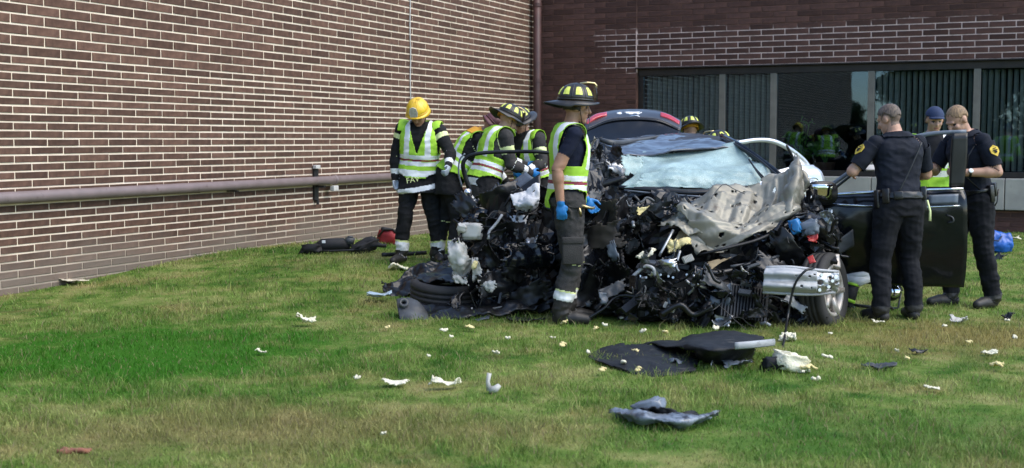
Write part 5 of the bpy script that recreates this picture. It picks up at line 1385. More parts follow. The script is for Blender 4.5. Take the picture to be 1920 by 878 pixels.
# -- passenger door pushed out to the left: window frame arch and torn trim
pd = psheet('front_door', [[(888,372,11.45), (940,352,11.4), (1000,345,11.4), (1060,345,11.4)], [(880,440,11.4), (940,430,11.35), (1000,430,11.35), (1060,430,11.35)], [(885,520,11.45), (940,525,11.4), (1000,525,11.4), (1060,525,11.4)]], M_blkp, n=(24, 30), crumple=.05, cscale=4, thick=.03, ragged=.05, seed=12)
tag(pd, 'crumpled passenger door torn outwards')
ptube('window_frame', [(882,360,11.42), (872,330,11.40), (868,308,11.38), (878,294,11.38), (905,287,11.36), (950,285,11.34), (1010,285,11.32), (1070,292,11.3)], [.024, .022, .020, .018, .018, .017, .017, .017], M_dkm, pd, n=34)
ptube('window_seal', [(866,350,11.36), (860,325,11.36), (862,300,11.36), (872,288,11.36)], .008, M_bluegrey, pd, n=14)
psheet('door_trim', [[(950,350,11.2), (985,322,11.15)], [(962,362,11.05), (1000,334,11.0)]], M_bluegrey, pd, n=(6, 8), thick=.012, crumple=.006)
psheet('door_trim', [[(962,362,11.0), (1012,326,10.95)], [(968,378,10.9), (1014,348,10.88)]], M_blkp, pd, n=(6, 8), thick=.014, crumple=.006)
psheet('door_trim', [[(925,378,11.0), (955,352,11.05)], [(938,395,10.9), (962,362,10.95)]], M_greyp, pd, n=(6, 8), thick=.01, crumple=.01)
psheet('airbag', [[(958,366,10.75), (985,352,10.75), (1012,345,10.75)], [(962,385,10.62), (988,378,10.6), (1012,372,10.62)], [(968,392,10.7), (992,400,10.66), (1012,392,10.7)]], M_airbag, n=(22, 26), crumple=.03, cscale=9, thick=.006, seed=4)
psheet('airbag', [[(955,405,10.7), (990,404,10.7)], [(962,416,10.66), (985,422,10.66)]], M_airbag, n=(10, 14), crumple=.02, cscale=9, seed=7)

# -- white plastic pieces
def lump(name, c, size, m_, parent, seed, rough=.25, sub=3, off=OFF, flatb=None, power=.5):
    """a broken, boxy moulding"""
    rnd = random.Random(seed); mb = MB(); mb.ell((0,0,0), (1,0,0), (0,1,0), (0,0,1), 22, 14)
    c = Vector(c); rot = Matrix.Rotation(rnd.uniform(-.5, .5), 3, 'Z') @ Matrix.Rotation(rnd.uniform(-.4, .4), 3, 'Y') @ Matrix.Rotation(rnd.uniform(-.4, .4), 3, 'X')
    vv = []
    for p in mb.v:
        q = Vector([math.copysign(abs(a)**power, a) for a in p])
        q *= 1 + rough*(noise.noise(p*2.3 + Vector((seed, 0, 0))) + .5*noise.noise(p*5.5 + Vector((0, seed, 0))))
        vv.append(c + rot @ Vector((q.x*size[0], q.y*size[1], q.z*size[2])) - Vector(off))
    return mesh_obj(name, vv, mb.f, m_, parent, True)
lump('fluid_reservoir', at(883, 434, 10.55), (.105, .07, .072), M_whitep, car, 3, .22)
lump('reservoir_neck', at(866, 428, 10.5), (.04, .035, .035), M_whitep, car, 5, .3)
psheet('broken_housing', [[(838,452,10.5), (858,446,10.45), (878,462,10.45)], [(838,475,10.42), (862,480,10.38), (886,482,10.42)], [(842,500,10.45), (866,505,10.4), (890,492,10.45)], [(846,525,10.5), (866,528,10.45), (880,520,10.5)]], M_whitep, n=(22, 20), crumple=.035, cscale=9, thick=.008, ragged=.10, seed=6)
psheet('broken_housing', [[(884,482,10.4), (898,484,10.38)], [(882,505,10.36), (904,512,10.34)], [(884,530,10.4), (900,528,10.4)]], M_whitep, n=(16, 12), crumple=.025, cscale=12, thick=.008, ragged=.12, seed=7)
psheet('broken_housing', [[(895,520,10.36), (932,528,10.3)], [(898,536,10.32), (930,542,10.28)], [(905,548,10.34), (920,550,10.3)]], M_whitep, n=(14, 16), crumple=.03, cscale=12, thick=.007, ragged=.14, seed=9)
psheet('broken_housing', [[(845,512,10.4), (875,520,10.36)], [(850,530,10.38), (880,536,10.34)]], M_whitep, n=(10, 16), crumple=.03, cscale=14, thick=.007, ragged=.14, seed=10)
lump('foam_plug', at(890, 497, 10.32), (.02, .02, .035), M_foam, car, 8)

# -- fender liner, control arm, strip in front of the thrown wheel
psheet('fender_liner', [[(714,524,11.6), (732,532,11.5), (762,502,11.6), (800,486,11.7), (850,484,11.7)], [(716,540,11.45), (742,546,11.4), (772,518,11.5), (810,502,11.6), (856,500,11.6)], [(728,552,11.3), (756,556,11.25), (786,540,11.35), (820,522,11.45), (860,520,11.5)]], M_blkp, n=(22, 44), crumple=.045, cscale=7, thick=.008, ragged=.09, seed=15)
psheet('fender_liner', [[(770,516,11.0), (810,506,11.1), (870,500,11.1), (925,505,11.0)], [(775,524,10.8), (815,516,10.85), (870,512,10.85), (920,520,10.8)], [(800,528,10.62), (830,526,10.6), (870,526,10.6), (905,534,10.62)]], M_blkp, n=(20, 34), crumple=.03, cscale=7, thick=.008, ragged=.09, seed=17)
arm = psheet('control_arm', [[(744,563,10.35), (765,560,10.34), (785,568,10.32), (800,588,10.3)], [(747,585,10.22), (768,582,10.2), (786,588,10.2), (802,597,10.2)], [(752,605,10.1), (765,604,10.1), (778,602,10.12), (800,604,10.12)]], M_greyp, n=(16, 22), thick=.03, crumple=.006, cscale=10, keep=lambda u, v: math.hypot((u-.12)*1.0, (v-.24)*1.6) > .10)
m = MB(OFF); c_ = at(757, 570, 10.24); m.lathe([(.020, -.03), (.042, -.03), (.042, .03), (.020, .03)], c_, (.1, -.75, .55), 20, closed=True); m.build('bushing', M_greyp, arm, True)
psheet('bumper_strip', [[(770,575,10.5), (830,572,10.5), (900,566,10.5), (960,558,10.52), (1010,548,10.55)], [(765,590,10.32), (830,584,10.3), (900,578,10.3), (960,570,10.35), (1010,560,10.4)], [(775,606,10.12), (840,602,10.14), (910,594,10.18), (965,586,10.25), (1010,576,10.3)]], M_blkp, n=(16, 50), crumple=.03, cscale=6, thick=.02, ragged=.07, seed=3)
ptube('chrome_strip', [(862,594,10.2), (900,584,10.25), (960,572,10.35), (1000,566,10.42)], .009, M_greyp, n=16)
psheet('scrap_panel', [[(868,600,10.15), (920,590,10.2)], [(875,606,10.08), (915,598,10.12)]], M_bluegrey, n=(8, 14), crumple=.015, cscale=10, ragged=.08)

# -- bonnet inner panel, folded up: ribs, holes, torn edge
def tri(x): return abs((x % 2.0) - 1.0)*2 - 1
def hood_rib(u, v):
    r = .030*max(-.5, min(.5, tri(v*11 + u*1.6)*1.4)) if .12 < u < .55 else .009*tri(u*9 + v*2.0)
    return r + .06*tri(v*2.3 + u*1.1 + .4) + .042*tri(u*2.7 - v*1.9) + .036*tri(v*5.1 - u*3.7) - .020*math.exp(-((u-.58)/.035)**2)
hseed = random.Random(7); hole_c = [(hseed.random(), hseed.random(), hseed.uniform(.006, .014)) for _ in range(60)]
def hood_keep(u, v):
    for (a, b, r) in hole_c:
        if math.hypot((u-a)*.55, (v-b)) < r: return False
    return True
hood = psheet('bonnet', [[(1282,373,10.45), (1330,362,10.5), (1390,346,10.55), (1440,325,10.6), (1480,305,10.6), (1498,290,10.55)],
                  [(1262,402,10.25), (1325,400,10.2), (1390,386,10.25), (1445,366,10.32), (1485,345,10.38), (1502,330,10.45)],
                  [(1278,430,10.1), (1325,436,10.0), (1390,424,10.05), (1440,402,10.15), (1485,378,10.28), (1505,365,10.4)],
                  [(1300,490,10.0), (1325,468,9.92), (1390,457,9.95), (1440,436,10.08), (1480,410,10.22), (1500,390,10.35)]], M_beige, n=(80, 140), crumple=.007, cscale=7, thick=.006, rib=hood_rib, keep=hood_keep, ragged=.07, seed=21)
tag(hood, 'grey-beige bonnet inner panel folded up with punched holes')
psheet('bonnet_flap', [[(1286,372,10.45), (1305,392,10.2), (1330,432,10.0)], [(1262,395,10.35), (1284,408,10.15), (1305,438,10.0)], [(1230,428,10.2), (1258,424,10.08), (1288,440,10.0)]], M_beige, hood, n=(24, 28), crumple=.035, cscale=8, thick=.006, ragged=.08, seed=22)
psheet('bonnet_flap', [[(1490,300,10.5), (1499,291,10.45), (1506,330,10.3)], [(1470,345,10.3), (1492,345,10.2), (1508,370,10.25)], [(1450,400,10.2), (1480,405,10.1), (1502,392,10.2)]], M_beige, hood, n=(26, 20), crumple=.03, cscale=7, thick=.008, ragged=.06, seed=24)
ptube('bonnet_edge', [(1310,478,9.9), (1360,466,9.9), (1420,450,9.98), (1470,425,10.1), (1500,395,10.2)], [.008, .014, .014, .016, .012], M_dkm, hood, n=20)
psheet('insulation', [[(1275,430,10.15), (1300,415,10.2)], [(1255,470,10.0), (1290,450,10.05)]], M_tan, n=(10, 10), crumple=.02, cscale=10, ragged=.06)
psheet('insulation', [[(1250,455,10.0), (1270,445,9.98), (1296,452,10.0)], [(1252,472,9.92), (1275,462,9.9), (1292,462,9.94)]], M_foam, n=(14, 18), crumple=.04, cscale=14, ragged=.10, seed=4, thick=.02)
psheet('insulation', [[(1322,492,9.9), (1372,482,9.95)], [(1332,506,9.85), (1350,494,9.9)]], M_tan, n=(8, 10), crumple=.015, ragged=.08)
psheet('insulation', [[(1192,475,9.95), (1230,470,10.0)], [(1196,482,9.9), (1226,478,9.92)]], M_foamw, n=(10, 16), crumple=.035, cscale=14, ragged=.1, thick=.015)
psheet('insulation', [[(1192,390,10.3), (1218,384,10.3)], [(1196,402,10.25), (1210,396,10.28)]], M_foam, n=(8, 10), crumple=.03, cscale=14, ragged=.1)
ptube('strut', [(1236,480,9.9), (1250,455,9.95), (1262,432,10.05)], .011, M_alu, n=8)

# -- bumper beam
bb = psheet('bumper_beam', [[(1436,502,9.62), (1480,502,9.60), (1532,508,9.62)], [(1432,512,9.55), (1480,512,9.52), (1532,517,9.56)], [(1432,524,9.57), (1480,525,9.54), (1532,529,9.57)], [(1430,536,9.53), (1480,538,9.50), (1532,540,9.55)], [(1430,547,9.60), (1480,549,9.58), (1530,551,9.62)]], M_beam, n=(30, 44), thick=.008, crumple=.005, cscale=8,
            keep=lambda u, v: all(math.hypot((u-a)*.5, v-b) > r for a, b, r in ((.30, .86, .022), (.33, .62, .014), (.72, .72, .028), (.76, .9, .02), (.2, .95, .02))))
ptube('beam_flange', [(1436,502,9.62), (1480,501,9.60), (1534,507,9.62), (1572,510,9.66)], .013, M_beam, bb, n=12)
ptube('beam_flange', [(1430,548,9.60), (1480,551,9.58), (1530,552,9.62), (1566,548,9.66)], .013, M_beam, bb, n=12)
psheet('beam_bracket', [[(1528,510,9.60), (1572,512,9.66)], [(1526,530,9.57), (1574,530,9.64)], [(1528,550,9.60), (1568,548,9.66)]], M_alu, bb, n=(22, 24), thick=.012, crumple=.012, cscale=12,
       keep=lambda u, v: all(math.hypot((u-a)*.9, v-b) > r for a, b, r in ((.5, .25, .11), (.3, .62, .10), (.75, .65, .11), (.5, .88, .06))))
for (x, y) in ((1540,516), (1553,538), (1566,520), (1536,544), (1560,527)):
    m = MB(OFF); c_ = at(x, y, 9.60); m.lathe([(0, -.012), (.014, -.012), (.014, .012), (0, .012)], c_, (.1, -1, .1), 6); m.build('bolt', M_silver, bb)

# -- engine
eng = MB(OFF)
def wb(mb, x0, y0, x1, y1, Y, d, mi=0):
    a = at(x0, y1, Y); b = at(x1, y0, Y); mb.add([(a.x, Y, a.z), (b.x, Y, a.z), (b.x, Y+d, a.z), (a.x, Y+d, a.z), (a.x, Y, b.z), (b.x, Y, b.z), (b.x, Y+d, b.z), (a.x, Y+d, b.z)], [(0,3,2,1),(4,5,6,7),(0,1,5,4),(1,2,6,5),(2,3,7,6),(3,0,4,7)], mi)
wb(eng, 1195, 520, 1330, 600, 10.0, .5); wb(eng, 1210, 498, 1275, 522, 9.96, .4); wb(eng, 1280, 540, 1430, 606, 10.02, .45)
engine = eng.build('engine_block', M_dkm, car, bevel=.025)
m = MB(OFF); wb(m, 1206, 494, 1268, 513, 9.88, .3); cov = m.build('engine_cover', M_bluegrey, engine, bevel=.02)
for k in range(7):
    x = 1200 + k*17 + 6*math.sin(k*4.3); m = MB(OFF); c_ = at(x, 518 + 3*math.sin(k*2.1), 9.86); m.lathe([(0, .014), (.006, .014), (.007, .004), (.010, .004), (.010, -.01), (0, -.01)], c_, (.2*math.sin(k), -1, .2), 8); m.build('bolt', M_silver, engine)
for (x, y, r, d) in ((1352,560,.13,.16), (1390,545,.10,.14), (1300,575,.10,.12), (1235,575,.09,.12), (1408,585,.075,.1)):
    m = MB(OFF); c_ = at(x, y, 9.98); ax = V3(.15, -1, .2)
    m.lathe([(0, d*.9), (r*.35, d*.9), (r*.4, d*.6), (r*.8, d*.5), (r*.85, d*.2), (r, d*.1), (r, -d*.5), (0, -d*.5)], c_, ax, 22)
    for q in range(7):
        t = q*.9; e = ax.orthogonal().normalized(); e2 = ax.normalized().cross(e)
        m.tube([c_ + ax*.02 + (e*math.cos(t)+e2*math.sin(t))*r*.9, c_ + ax*(d*.62) + (e*math.cos(t)+e2*math.sin(t))*r*.55], .008, 5)
    m.build('pump_housing', M_alu if r > .12 else M_dkm, engine, True)
psheet('gearbox_cover', [[(1335,545,9.78), (1372,530,9.78)], [(1330,570,9.74), (1370,565,9.72)], [(1345,585,9.78), (1366,582,9.78)]], M_bluegrey, engine, n=(14, 14), thick=.03, crumple=.02, cscale=10)

# -- torn masses that fill the engine bay and the left pile
def mass(c, r, seed, m_=M_blkp):
    c = Vector(c); mb = MB(); mb.ell((0,0,0), (1,0,0), (0,1,0), (0,0,1), 44, 26); vv = []
    for p in mb.v:
        q = p*(1 + .45*noise.noise(p*1.6 + Vector((seed, 0, 0))) + .40*(.35-abs(noise.noise(p*3.3 + Vector((0, seed, 0))))) + .22*noise.noise(p*8 + Vector((0, 0, seed))))
        w = c + Vector((q.x*r[0], q.y*r[1], q.z*r[2])); w.z = max(w.z, .012); vv.append(w - OFF)
    return mesh_obj('crushed_structure', vv, mb.f, m_, car, False)
mass(at(935, 470, 11.05), (.36, .36, .44), 1); mass(at(925, 515, 11.1), (.28, .3, .26), 2); mass(at(985, 510, 10.85), (.30, .30, .36), 3)
mass(at(1105, 440, 10.9), (.26, .36, .46), 4); mass(at(1120, 540, 10.75), (.30, .34, .26), 5); mass(at(1260, 430, 10.75), (.42, .3, .28), 6)
mass(at(1370, 520, 10.45), (.46, .32, .34), 7); mass(at(1500, 440, 10.45), (.26, .28, .26), 8); mass(at(1240, 560, 10.3), (.36, .3, .24), 9); mass(at(1470, 575, 10.2), (.26, .28, .2), 10)
mass(at(1130, 330, 11.6), (.16, .2, .2), 11, M_greyp); mass(at(960, 400, 11.1), (.25, .2, .2), 12)

SC = random.Random(77)
DARK = [M_blkp]*6 + [M_dkm]*4 + [M_paint]*2 + [M_greyp]*2 + [M_bluegrey]
def scrap_sheet(c, s, m_, seed, name='panel_scrap'):
    r = random.Random(seed); ax = Vector((r.gauss(0,1), r.gauss(0,1)*.6, r.gauss(0,1))).normalized(); ay = ax.cross(Vector((r.gauss(0,1), r.gauss(0,1), r.gauss(0,1)))).normalized(); az = ax.cross(ay)
    w, h = s*r.uniform(.6, 1.2), s*r.uniform(.3, .7); k = r.uniform(-.4, .4)
    g = [[c + ax*(w*(i-1)) + ay*(h*(j-1)) + az*(k*s*((i-1)**2) + r.uniform(-.12, .12)*s) for i in range(3)] for j in range(3)]
    return sheet(name, g, m_, car, n=(13, 15), crumple=s*.26, cscale=1.1/s, thick=.004, off=OFF, ragged=.10, seed=seed % 97, facet=r.random() < .15)
def scrap_tube(c, s, m_, seed, name='bent_pipe'):
    r = random.Random(seed); d = Vector((r.gauss(0,1), r.gauss(0,.5), r.gauss(0,.8))).normalized(); pts = [c - d*s]
    for _ in range(4):
        d = (d + Vector((r.gauss(0,.45), r.gauss(0,.3), r.gauss(0,.5)))).normalized(); pts.append(pts[-1] + d*(s*.5))
    for q in pts: q.z = max(q.z, .02)
    m = MB(OFF); m.tube([Vector(q) for q in spline(pts, 12)], r.uniform(.006, .016) if name != 'wire' else .004, 7 if name != 'wire' else 5); return m.build(name, m_, car, True)
def scrap_bracket(c, s, m_, seed):
    r = random.Random(seed); ax = Vector((r.gauss(0,1), r.gauss(0,.5), r.gauss(0,1))).normalized(); ay = ax.orthogonal().normalized(); ay = Matrix.Rotation(r.uniform(0, 6.3), 3, ax) @ ay; az = ax.cross(ay)
    t = s*.07; m = MB(OFF); m.obox(c, ax*s*.6, ay*s*.26, az*t*.5); m.obox(c + ay*s*.26 + az*s*.16, ax*s*.6, ay*t*.5, az*s*.16); m.obox(c - ay*s*.26 + az*s*.12, ax*s*.45, ay*t*.5, az*s*.12)
    for k in (-.35, 0, .35): m.tube([c + ax*(s*k) - az*t*.8, c + ax*(s*k) + az*t*1.6], s*.07, 8)
    return m.build('bracket', m_, car, False, bevel=s*.015)
def scrap_finned(c, s, m_, seed):
    r = random.Random(seed); ax = Vector((r.gauss(0,1), r.gauss(0,.4), r.gauss(0,.6))).normalized(); ay = ax.orthogonal().normalized(); ay = Matrix.Rotation(r.uniform(0, 6.3), 3, ax) @ ay; az = ax.cross(ay)
    m = MB(OFF); m.obox(c, ax*s*.5, ay*s*.3, az*s*.10)
    for k in range(7): m.obox(c + ax*(s*(k-3)*.15) + az*s*.14, ax*s*.022, ay*s*.29, az*s*.06)
    return m.build('finned_module', m_, car, False, bevel=s*.01)
def scrap_round(c, s, m_, seed):
    r = random.Random(seed); ax = Vector((r.gauss(0,1), -abs(r.gauss(0,1)), r.gauss(0,.6))).normalized(); R = s*.32
    m = MB(OFF); m.lathe([(0, R*.9), (R*.3, R*.9), (R*.34, R*.5), (R, R*.45), (R, R*.2), (R*.8, R*.15), (R*.8, -R*.1), (R, -R*.15), (R, -R*.5), (0, -R*.5)], c, ax, 18); return m.build('pulley', m_, car, True)
def fill(x0, x1, y0, y1, Y0, Y1, n, s0, s1, pal=DARK, kinds='ssssttbfrw', bright=.07):
    for _ in range(n):
        c = at(SC.uniform(x0, x1), SC.uniform(y0, y1), SC.uniform(Y0, Y1)); s = SC.uniform(s0, s1); m_ = SC.choice(pal); sd_ = SC.randrange(1 << 20); k = SC.choice(kinds)
        if SC.random() < bright: m_ = SC.choice([M_alu, M_alu, M_beam, M_whitep, M_silver])
        c.z = max(c.z, .05 + s*.25)
        if k == 's': scrap_sheet(c, s, m_, sd_)
        elif k == 't': scrap_tube(c, s*1.2, m_, sd_)
        elif k == 'w': scrap_tube(c, s*1.6, M_blkp if SC.random() < .8 else M_greyp, sd_, 'wire')
        elif k == 'b': scrap_bracket(c, s*.8, m_, sd_)
        elif k == 'f': scrap_finned(c, s*.9, m_, sd_)
        elif k == 'r': scrap_round(c, s*.8, m_, sd_)
fill(862, 1010, 350, 430, 10.65, 11.1, 26, .06, .16)
fill(860, 1020, 420, 520, 10.45, 10.9, 40, .06, .17)
fill(900, 1020, 500, 585, 10.35, 10.8, 30, .06, .16)
fill(1060, 1180, 370, 480, 10.45, 10.9, 16, .08, .20, [M_blkp, M_blkp, M_greyp, M_dkm, M_tan, M_paint], 'sssstw', .03)
fill(1080, 1190, 480, 600, 10.25, 10.7, 28, .07, .18, DARK, 'ssstbw', .06)
fill(1170, 1300, 372, 470, 10.3, 10.6, 26, .06, .15)
fill(1185, 1330, 470, 610, 9.68, 9.95, 64, .04, .13, DARK, 'ttbbfsssw', .13)
fill(1320, 1440, 500, 612, 9.64, 9.95, 60, .04, .13, DARK, 'ttbbfssssw', .12)
fill(1430, 1530, 540, 612, 9.8, 10.1, 22, .05, .12)
fill(1440, 1570, 398, 500, 9.95, 10.4, 40, .05, .14, DARK, 'ssttbfw', .10)
fill(1098, 1165, 272, 345, 11.2, 11.6, 24, .05, .13, [M_greyp, M_greyp, M_beige, M_dkm, M_alu, M_blkp], 'ssstbw', .15)
fill(820, 900, 560, 600, 10.2, 10.5, 10, .04, .10)

# larger torn sheets, rails, radiator and hoses
BIG = [M_paint, M_blkp, M_blkp, M_dkm]
def big(x, y, Y, s, seed, m_=None):
    r = random.Random(seed); c = at(x, y, Y); c.z = max(c.z, .12)
    ax = Vector((r.uniform(.4, 1), r.uniform(-.5, .5), r.uniform(-.8, .8))).normalized(); ay = Vector((r.uniform(-.3, .3), r.uniform(-.3, .3), 1)); ay = (ay - ax*ay.dot(ax)).normalized(); az = ax.cross(ay)
    k = r.uniform(-.5, .5); g = [[c + ax*(s*.7*(i-1.5)) + ay*(s*.45*(j-1)) + az*(k*s*.4*((i-1.5)**2) + r.uniform(-.2, .2)*s) for i in range(4)] for j in range(3)]
    sheet('torn_body_panel', g, m_ or r.choice(BIG), car, n=(22, 28), crumple=s*.10, cscale=.9/s, thick=.005, off=OFF, ragged=.12, seed=seed % 89)
for i, (x, y, Y, s) in enumerate(((885,400,10.75,.22), (930,370,10.8,.20), (905,470,10.5,.20), (955,440,10.5,.24), (985,480,10.4,.24), (940,530,10.4,.24), (900,545,10.5,.2), (990,555,10.35,.22), (1085,400,10.5,.28), (1120,440,10.4,.30),
      (1100,490,10.35,.28), (1140,530,10.3,.26), (1085,550,10.3,.26), (1190,420,10.45,.22), (1225,400,10.4,.2), (1160,400,10.5,.24), (1480,470,10.0,.2), (1545,430,10.2,.2), (1455,500,9.85,.18))): big(x, y, Y, s, 300+i*7)
big(1112, 445, 10.33, .26, 555, mat('scorched_brown_trim', (0.045, 0.036, 0.028), (0.022, 0.018, 0.015), rough=.75, scale=6)); big(1128, 400, 10.42, .22, 557, bpy.data.materials['scorched_brown_trim'])
for pts in ([(1170,585,9.9), (1200,560,9.95), (1215,530,10.1), (1222,480,10.4)], [(1530,560,9.9), (1500,560,9.95), (1470,548,10.1), (1462,520,10.4)]):
    ptube('frame_rail', pts, [.045, .05, .05, .05], M_dkm, n=10, seg=4, smooth=False)
for pts in ([(1240,590,9.72), (1275,572,9.7), (1300,590,9.7), (1335,575,9.7)], [(1305,505,9.84), (1340,512,9.8), (1372,508,9.85)]):
    P_ = [Vector(q) for q in spline([at(*q) for q in pts], 40)]; m = MB(OFF); m.tube(P_, [.021 + .004*(i % 2) for i in range(40)], 9); m.build('corrugated_hose', M_blkp, car, True)
m = MB(OFF); c_ = at(1392, 566, 9.80); ax_, ay_, az_ = V3(.19, .03, -.03), V3(-.02, .03, .0), V3(.02, .05, .13)
m.obox(c_, ax_, ay_, az_); rad = m.build('radiator_core', M_dkm, car, bevel=.01)
for k in range(15): m = MB(OFF); m.obox(c_ + ax_*((k-7)/7.5) - V3(0, .04, -.0), ax_*.018, ay_*.3, az_*.94); m.build('cooling_fin', M_blkp, rad)
for (x, y, r) in ((1262,548,.05), (1246,590,.045)):
    m = MB(OFF); c_ = at(x, y, 9.82); m.lathe([(0, .03), (r*.3, .03), (r*.3, .0), (r*.85, .0), (r*.85, .02), (r, .025), (r, .012), (r*.93, .006), (r, .0), (r, -.03), (0, -.03)], c_, (.1, -1, .12), 24); m.build('belt_pulley', M_dkm, engine, True)

# named details in front
psheet('torn_panel', [[(1136,455,10.25), (1152,450,10.2)], [(1140,480,10.2), (1162,482,10.15)], [(1150,492,10.22), (1160,490,10.2)]], M_bluegrey, n=(12, 10), crumple=.02, thick=.006, ragged=.08)
psheet('torn_panel', [[(1122,540,10.05), (1172,522,10.1)], [(1125,568,10.0), (1175,545,10.05)]], M_greyp, n=(14, 14), crumple=.02, cscale=8, thick=.006, ragged=.08)
psheet('torn_panel', [[(1122,548,9.98), (1138,550,9.98)], [(1126,570,9.96), (1142,572,9.96)]], M_bluegrey, n=(8, 8), crumple=.02, cscale=12, thick=.006, ragged=.08)
ptube('bent_pipe', [(1090,605,10.0), (1130,580,10.0), (1160,555,10.05), (1210,560,9.95)], .013, M_blkp, n=14)
for pts, mt in (([(1275,470,9.9), (1268,500,9.85), (1278,515,9.85)], M_alu), ([(1285,525,9.8), (1300,540,9.78), (1290,552,9.8)], M_alu), ([(1300,515,9.8), (1310,535,9.78), (1325,540,9.8)], M_silver), ([(1370,500,9.85), (1420,492,9.9), (1460,480,10.0)], M_greyp)):
    ptube('coolant_pipe', pts, .012, mt, n=10)
psheet('headlamp_shell', [[(1512,395,10.15), (1545,402,10.1), (1568,430,10.1)], [(1508,412,10.05), (1535,422,10.0), (1560,445,10.0)], [(1500,428,10.1), (1525,440,10.05), (1548,452,10.05)]], M_blkp, n=(16, 20), thick=.02, crumple=.02, cscale=9, ragged=.05)
lump('washer_bottle', at(1492, 425, 10.0), (.045, .04, .06), M_bluep, car, 31, .3)
lump('washer_bottle', at(1518, 428, 9.98), (.07, .05, .06), M_bluegrey, car, 32, .4)
psheet('red_lamp_fragment', [[(1512,440,9.95), (1534,438,9.95)], [(1516,452,9.92), (1532,455,9.92)]], M_redp, n=(8, 8), crumple=.02, cscale=10, ragged=.06)
psheet('red_lamp_fragment', [[(1514,482,9.8), (1524,478,9.8)], [(1518,495,9.78), (1530,492,9.78)]], M_redp, n=(8, 8), crumple=.015, cscale=10)
ptube('drooping_cable', [(1526,503,9.55), (1510,508,9.5), (1492,530,9.5), (1482,565,9.5), (1476,600,9.45), (1470,640,9.0), (1465,662,8.7)], .010, M_blkp, n=26)
ptube('wire', [(1430,560,9.7), (1450,556,9.65), (1478,566,9.62)], .005, M_greyp, n=10)
psheet('brake_caliper', [[(1552,478,10.05), (1572,478,10.05)], [(1550,500,10.0), (1574,505,10.0)]], M_rim, n=(8, 8), thick=.05, crumple=.01)
psheet('mud_flap', [[(1565,455,10.3), (1600,430,10.35)], [(1570,480,10.3), (1602,462,10.35)]], M_greyp, n=(8, 8), crumple=.01)
# ------------------------------------------------------------------ things lying about
def flake(name, label, cat, px, py, w, h, m_, seed, crumple=.02, curl=.3, group=None, n=(12, 16), ragged=.12, thick=.006, lift=.03, mats=None, msel=None):
    """a torn scrap lying in the grass; w, h in metres"""
    c = ground(px, py); rnd = random.Random(seed); a = rnd.uniform(-.35, .35)
    ax = Vector((math.cos(a), math.sin(a), 0)); ay = Vector((-math.sin(a), math.cos(a), 0))
    o = empty  # noqa
    z = lambda i, j: lift + curl*w*.25*((i-1)**2)*rnd.uniform(.3, 1.2) + rnd.uniform(0, .25)*w*curl
    g = [[Vector((0, 0, 0)) + ax*(w/2*(i-1)) + ay*(h/2*(1-j)) + Vector((0, 0, z(i, j))) for i in range(3)] for j in range(3)]
    ob = sheet(name, g, m_, None, n=n, crumple=crumple, cscale=1.6/max(w, .05), thick=thick, ragged=ragged, seed=seed, mats=mats, msel=msel)
    ob.location = c
    tag(ob, label, cat, group); return ob

M_tarp = mat('undertray_plastic', (0.010, 0.0105, 0.012), (0.018, 0.019, 0.021), rough=0.62, spec=0.25, bump=.4, bscale=30, scale=5, dirt=(.10, .095, .08), dirt_amt=(.60, .75), dirt_scale=6)
M_bluemetal = mat('blue_grey_panel', (0.27, 0.31, 0.36), (0.13, 0.15, 0.18), rough=0.35, metal=.2, scale=6, dirt=(.04, .04, .045), dirt_amt=(.52, .62), dirt_scale=5)
M_bagred = mat('red_nylon', (0.30, 0.018, 0.022), (0.20, 0.012, 0.016), rough=0.7, scale=9, bump=.3, bscale=60)
M_bagblk = mat('black_nylon', (0.014, 0.014, 0.015), (0.008, 0.008, 0.009), rough=0.7, scale=9, bump=.3, bscale=60)
M_bagblue = mat('blue_plastic_sheet', (0.02, 0.13, 0.50), (0.012, 0.08, 0.36), rough=0.35, scale=5, bump=.2, bscale=20)
M_paper = mat('pale_paper', (0.62, 0.55, 0.42), (0.50, 0.44, 0.33), rough=0.9, scale=12)
M_brickchip = mat('brick_chip', (0.30, 0.12, 0.08), (0.22, 0.09, 0.06), rough=0.9, scale=12)

# undertray pieces in front of the engine
def gsheet(name, label, cat, rows, m_, base, **kw):
    c = ground(*base); o = sheet(name, [[at(*q) for q in r] for r in rows], m_, None, off=c, **kw); o.location = c; tag(o, label, cat); return o
def gy(y, h): return (CAM_Z - h) * F_PX / (y - HORIZON)          # depth of a point h above the lawn on pixel row y
G_ = lambda x, y, h: (x, y, gy(y, h))
gsheet('undertray', 'big black plastic undertray lying flat on the grass before the engine', 'car part',
       [[G_(1120,655,.05), G_(1165,647,.07), G_(1225,645,.08), G_(1300,655,.07)], [G_(1103,668,.04), G_(1165,670,.06), G_(1230,672,.07), G_(1308,676,.06)],
        [G_(1140,684,.05), G_(1180,692,.05), G_(1240,692,.06), G_(1305,693,.05)], [G_(1176,697,.03), G_(1195,706,.03), G_(1250,704,.04), G_(1300,698,.03)]], M_tarp, (1210, 676), n=(34, 44), crumple=.012, cscale=6, thick=.006, ragged=.02, seed=3)
gsheet('undertray', 'folded black splash shield behind the flat undertray, under the bumper', 'car part',
       [[G_(1205,645,.06), G_(1290,630,.10), G_(1370,620,.12), G_(1432,632,.12)], [G_(1235,648,.10), G_(1300,642,.15), G_(1375,634,.17), G_(1440,640,.14)], [G_(1300,654,.15), G_(1330,656,.18), G_(1380,652,.18), G_(1420,650,.16)],
        [G_(1305,668,.08), G_(1335,676,.08), G_(1380,672,.08), G_(1415,662,.08)], [G_(1315,684,.01), G_(1340,690,.01), G_(1385,686,.01), G_(1420,676,.01)]], M_tarp, (1320, 660), n=(34, 40), crumple=.014, cscale=6, thick=.008, ragged=.03, seed=8)
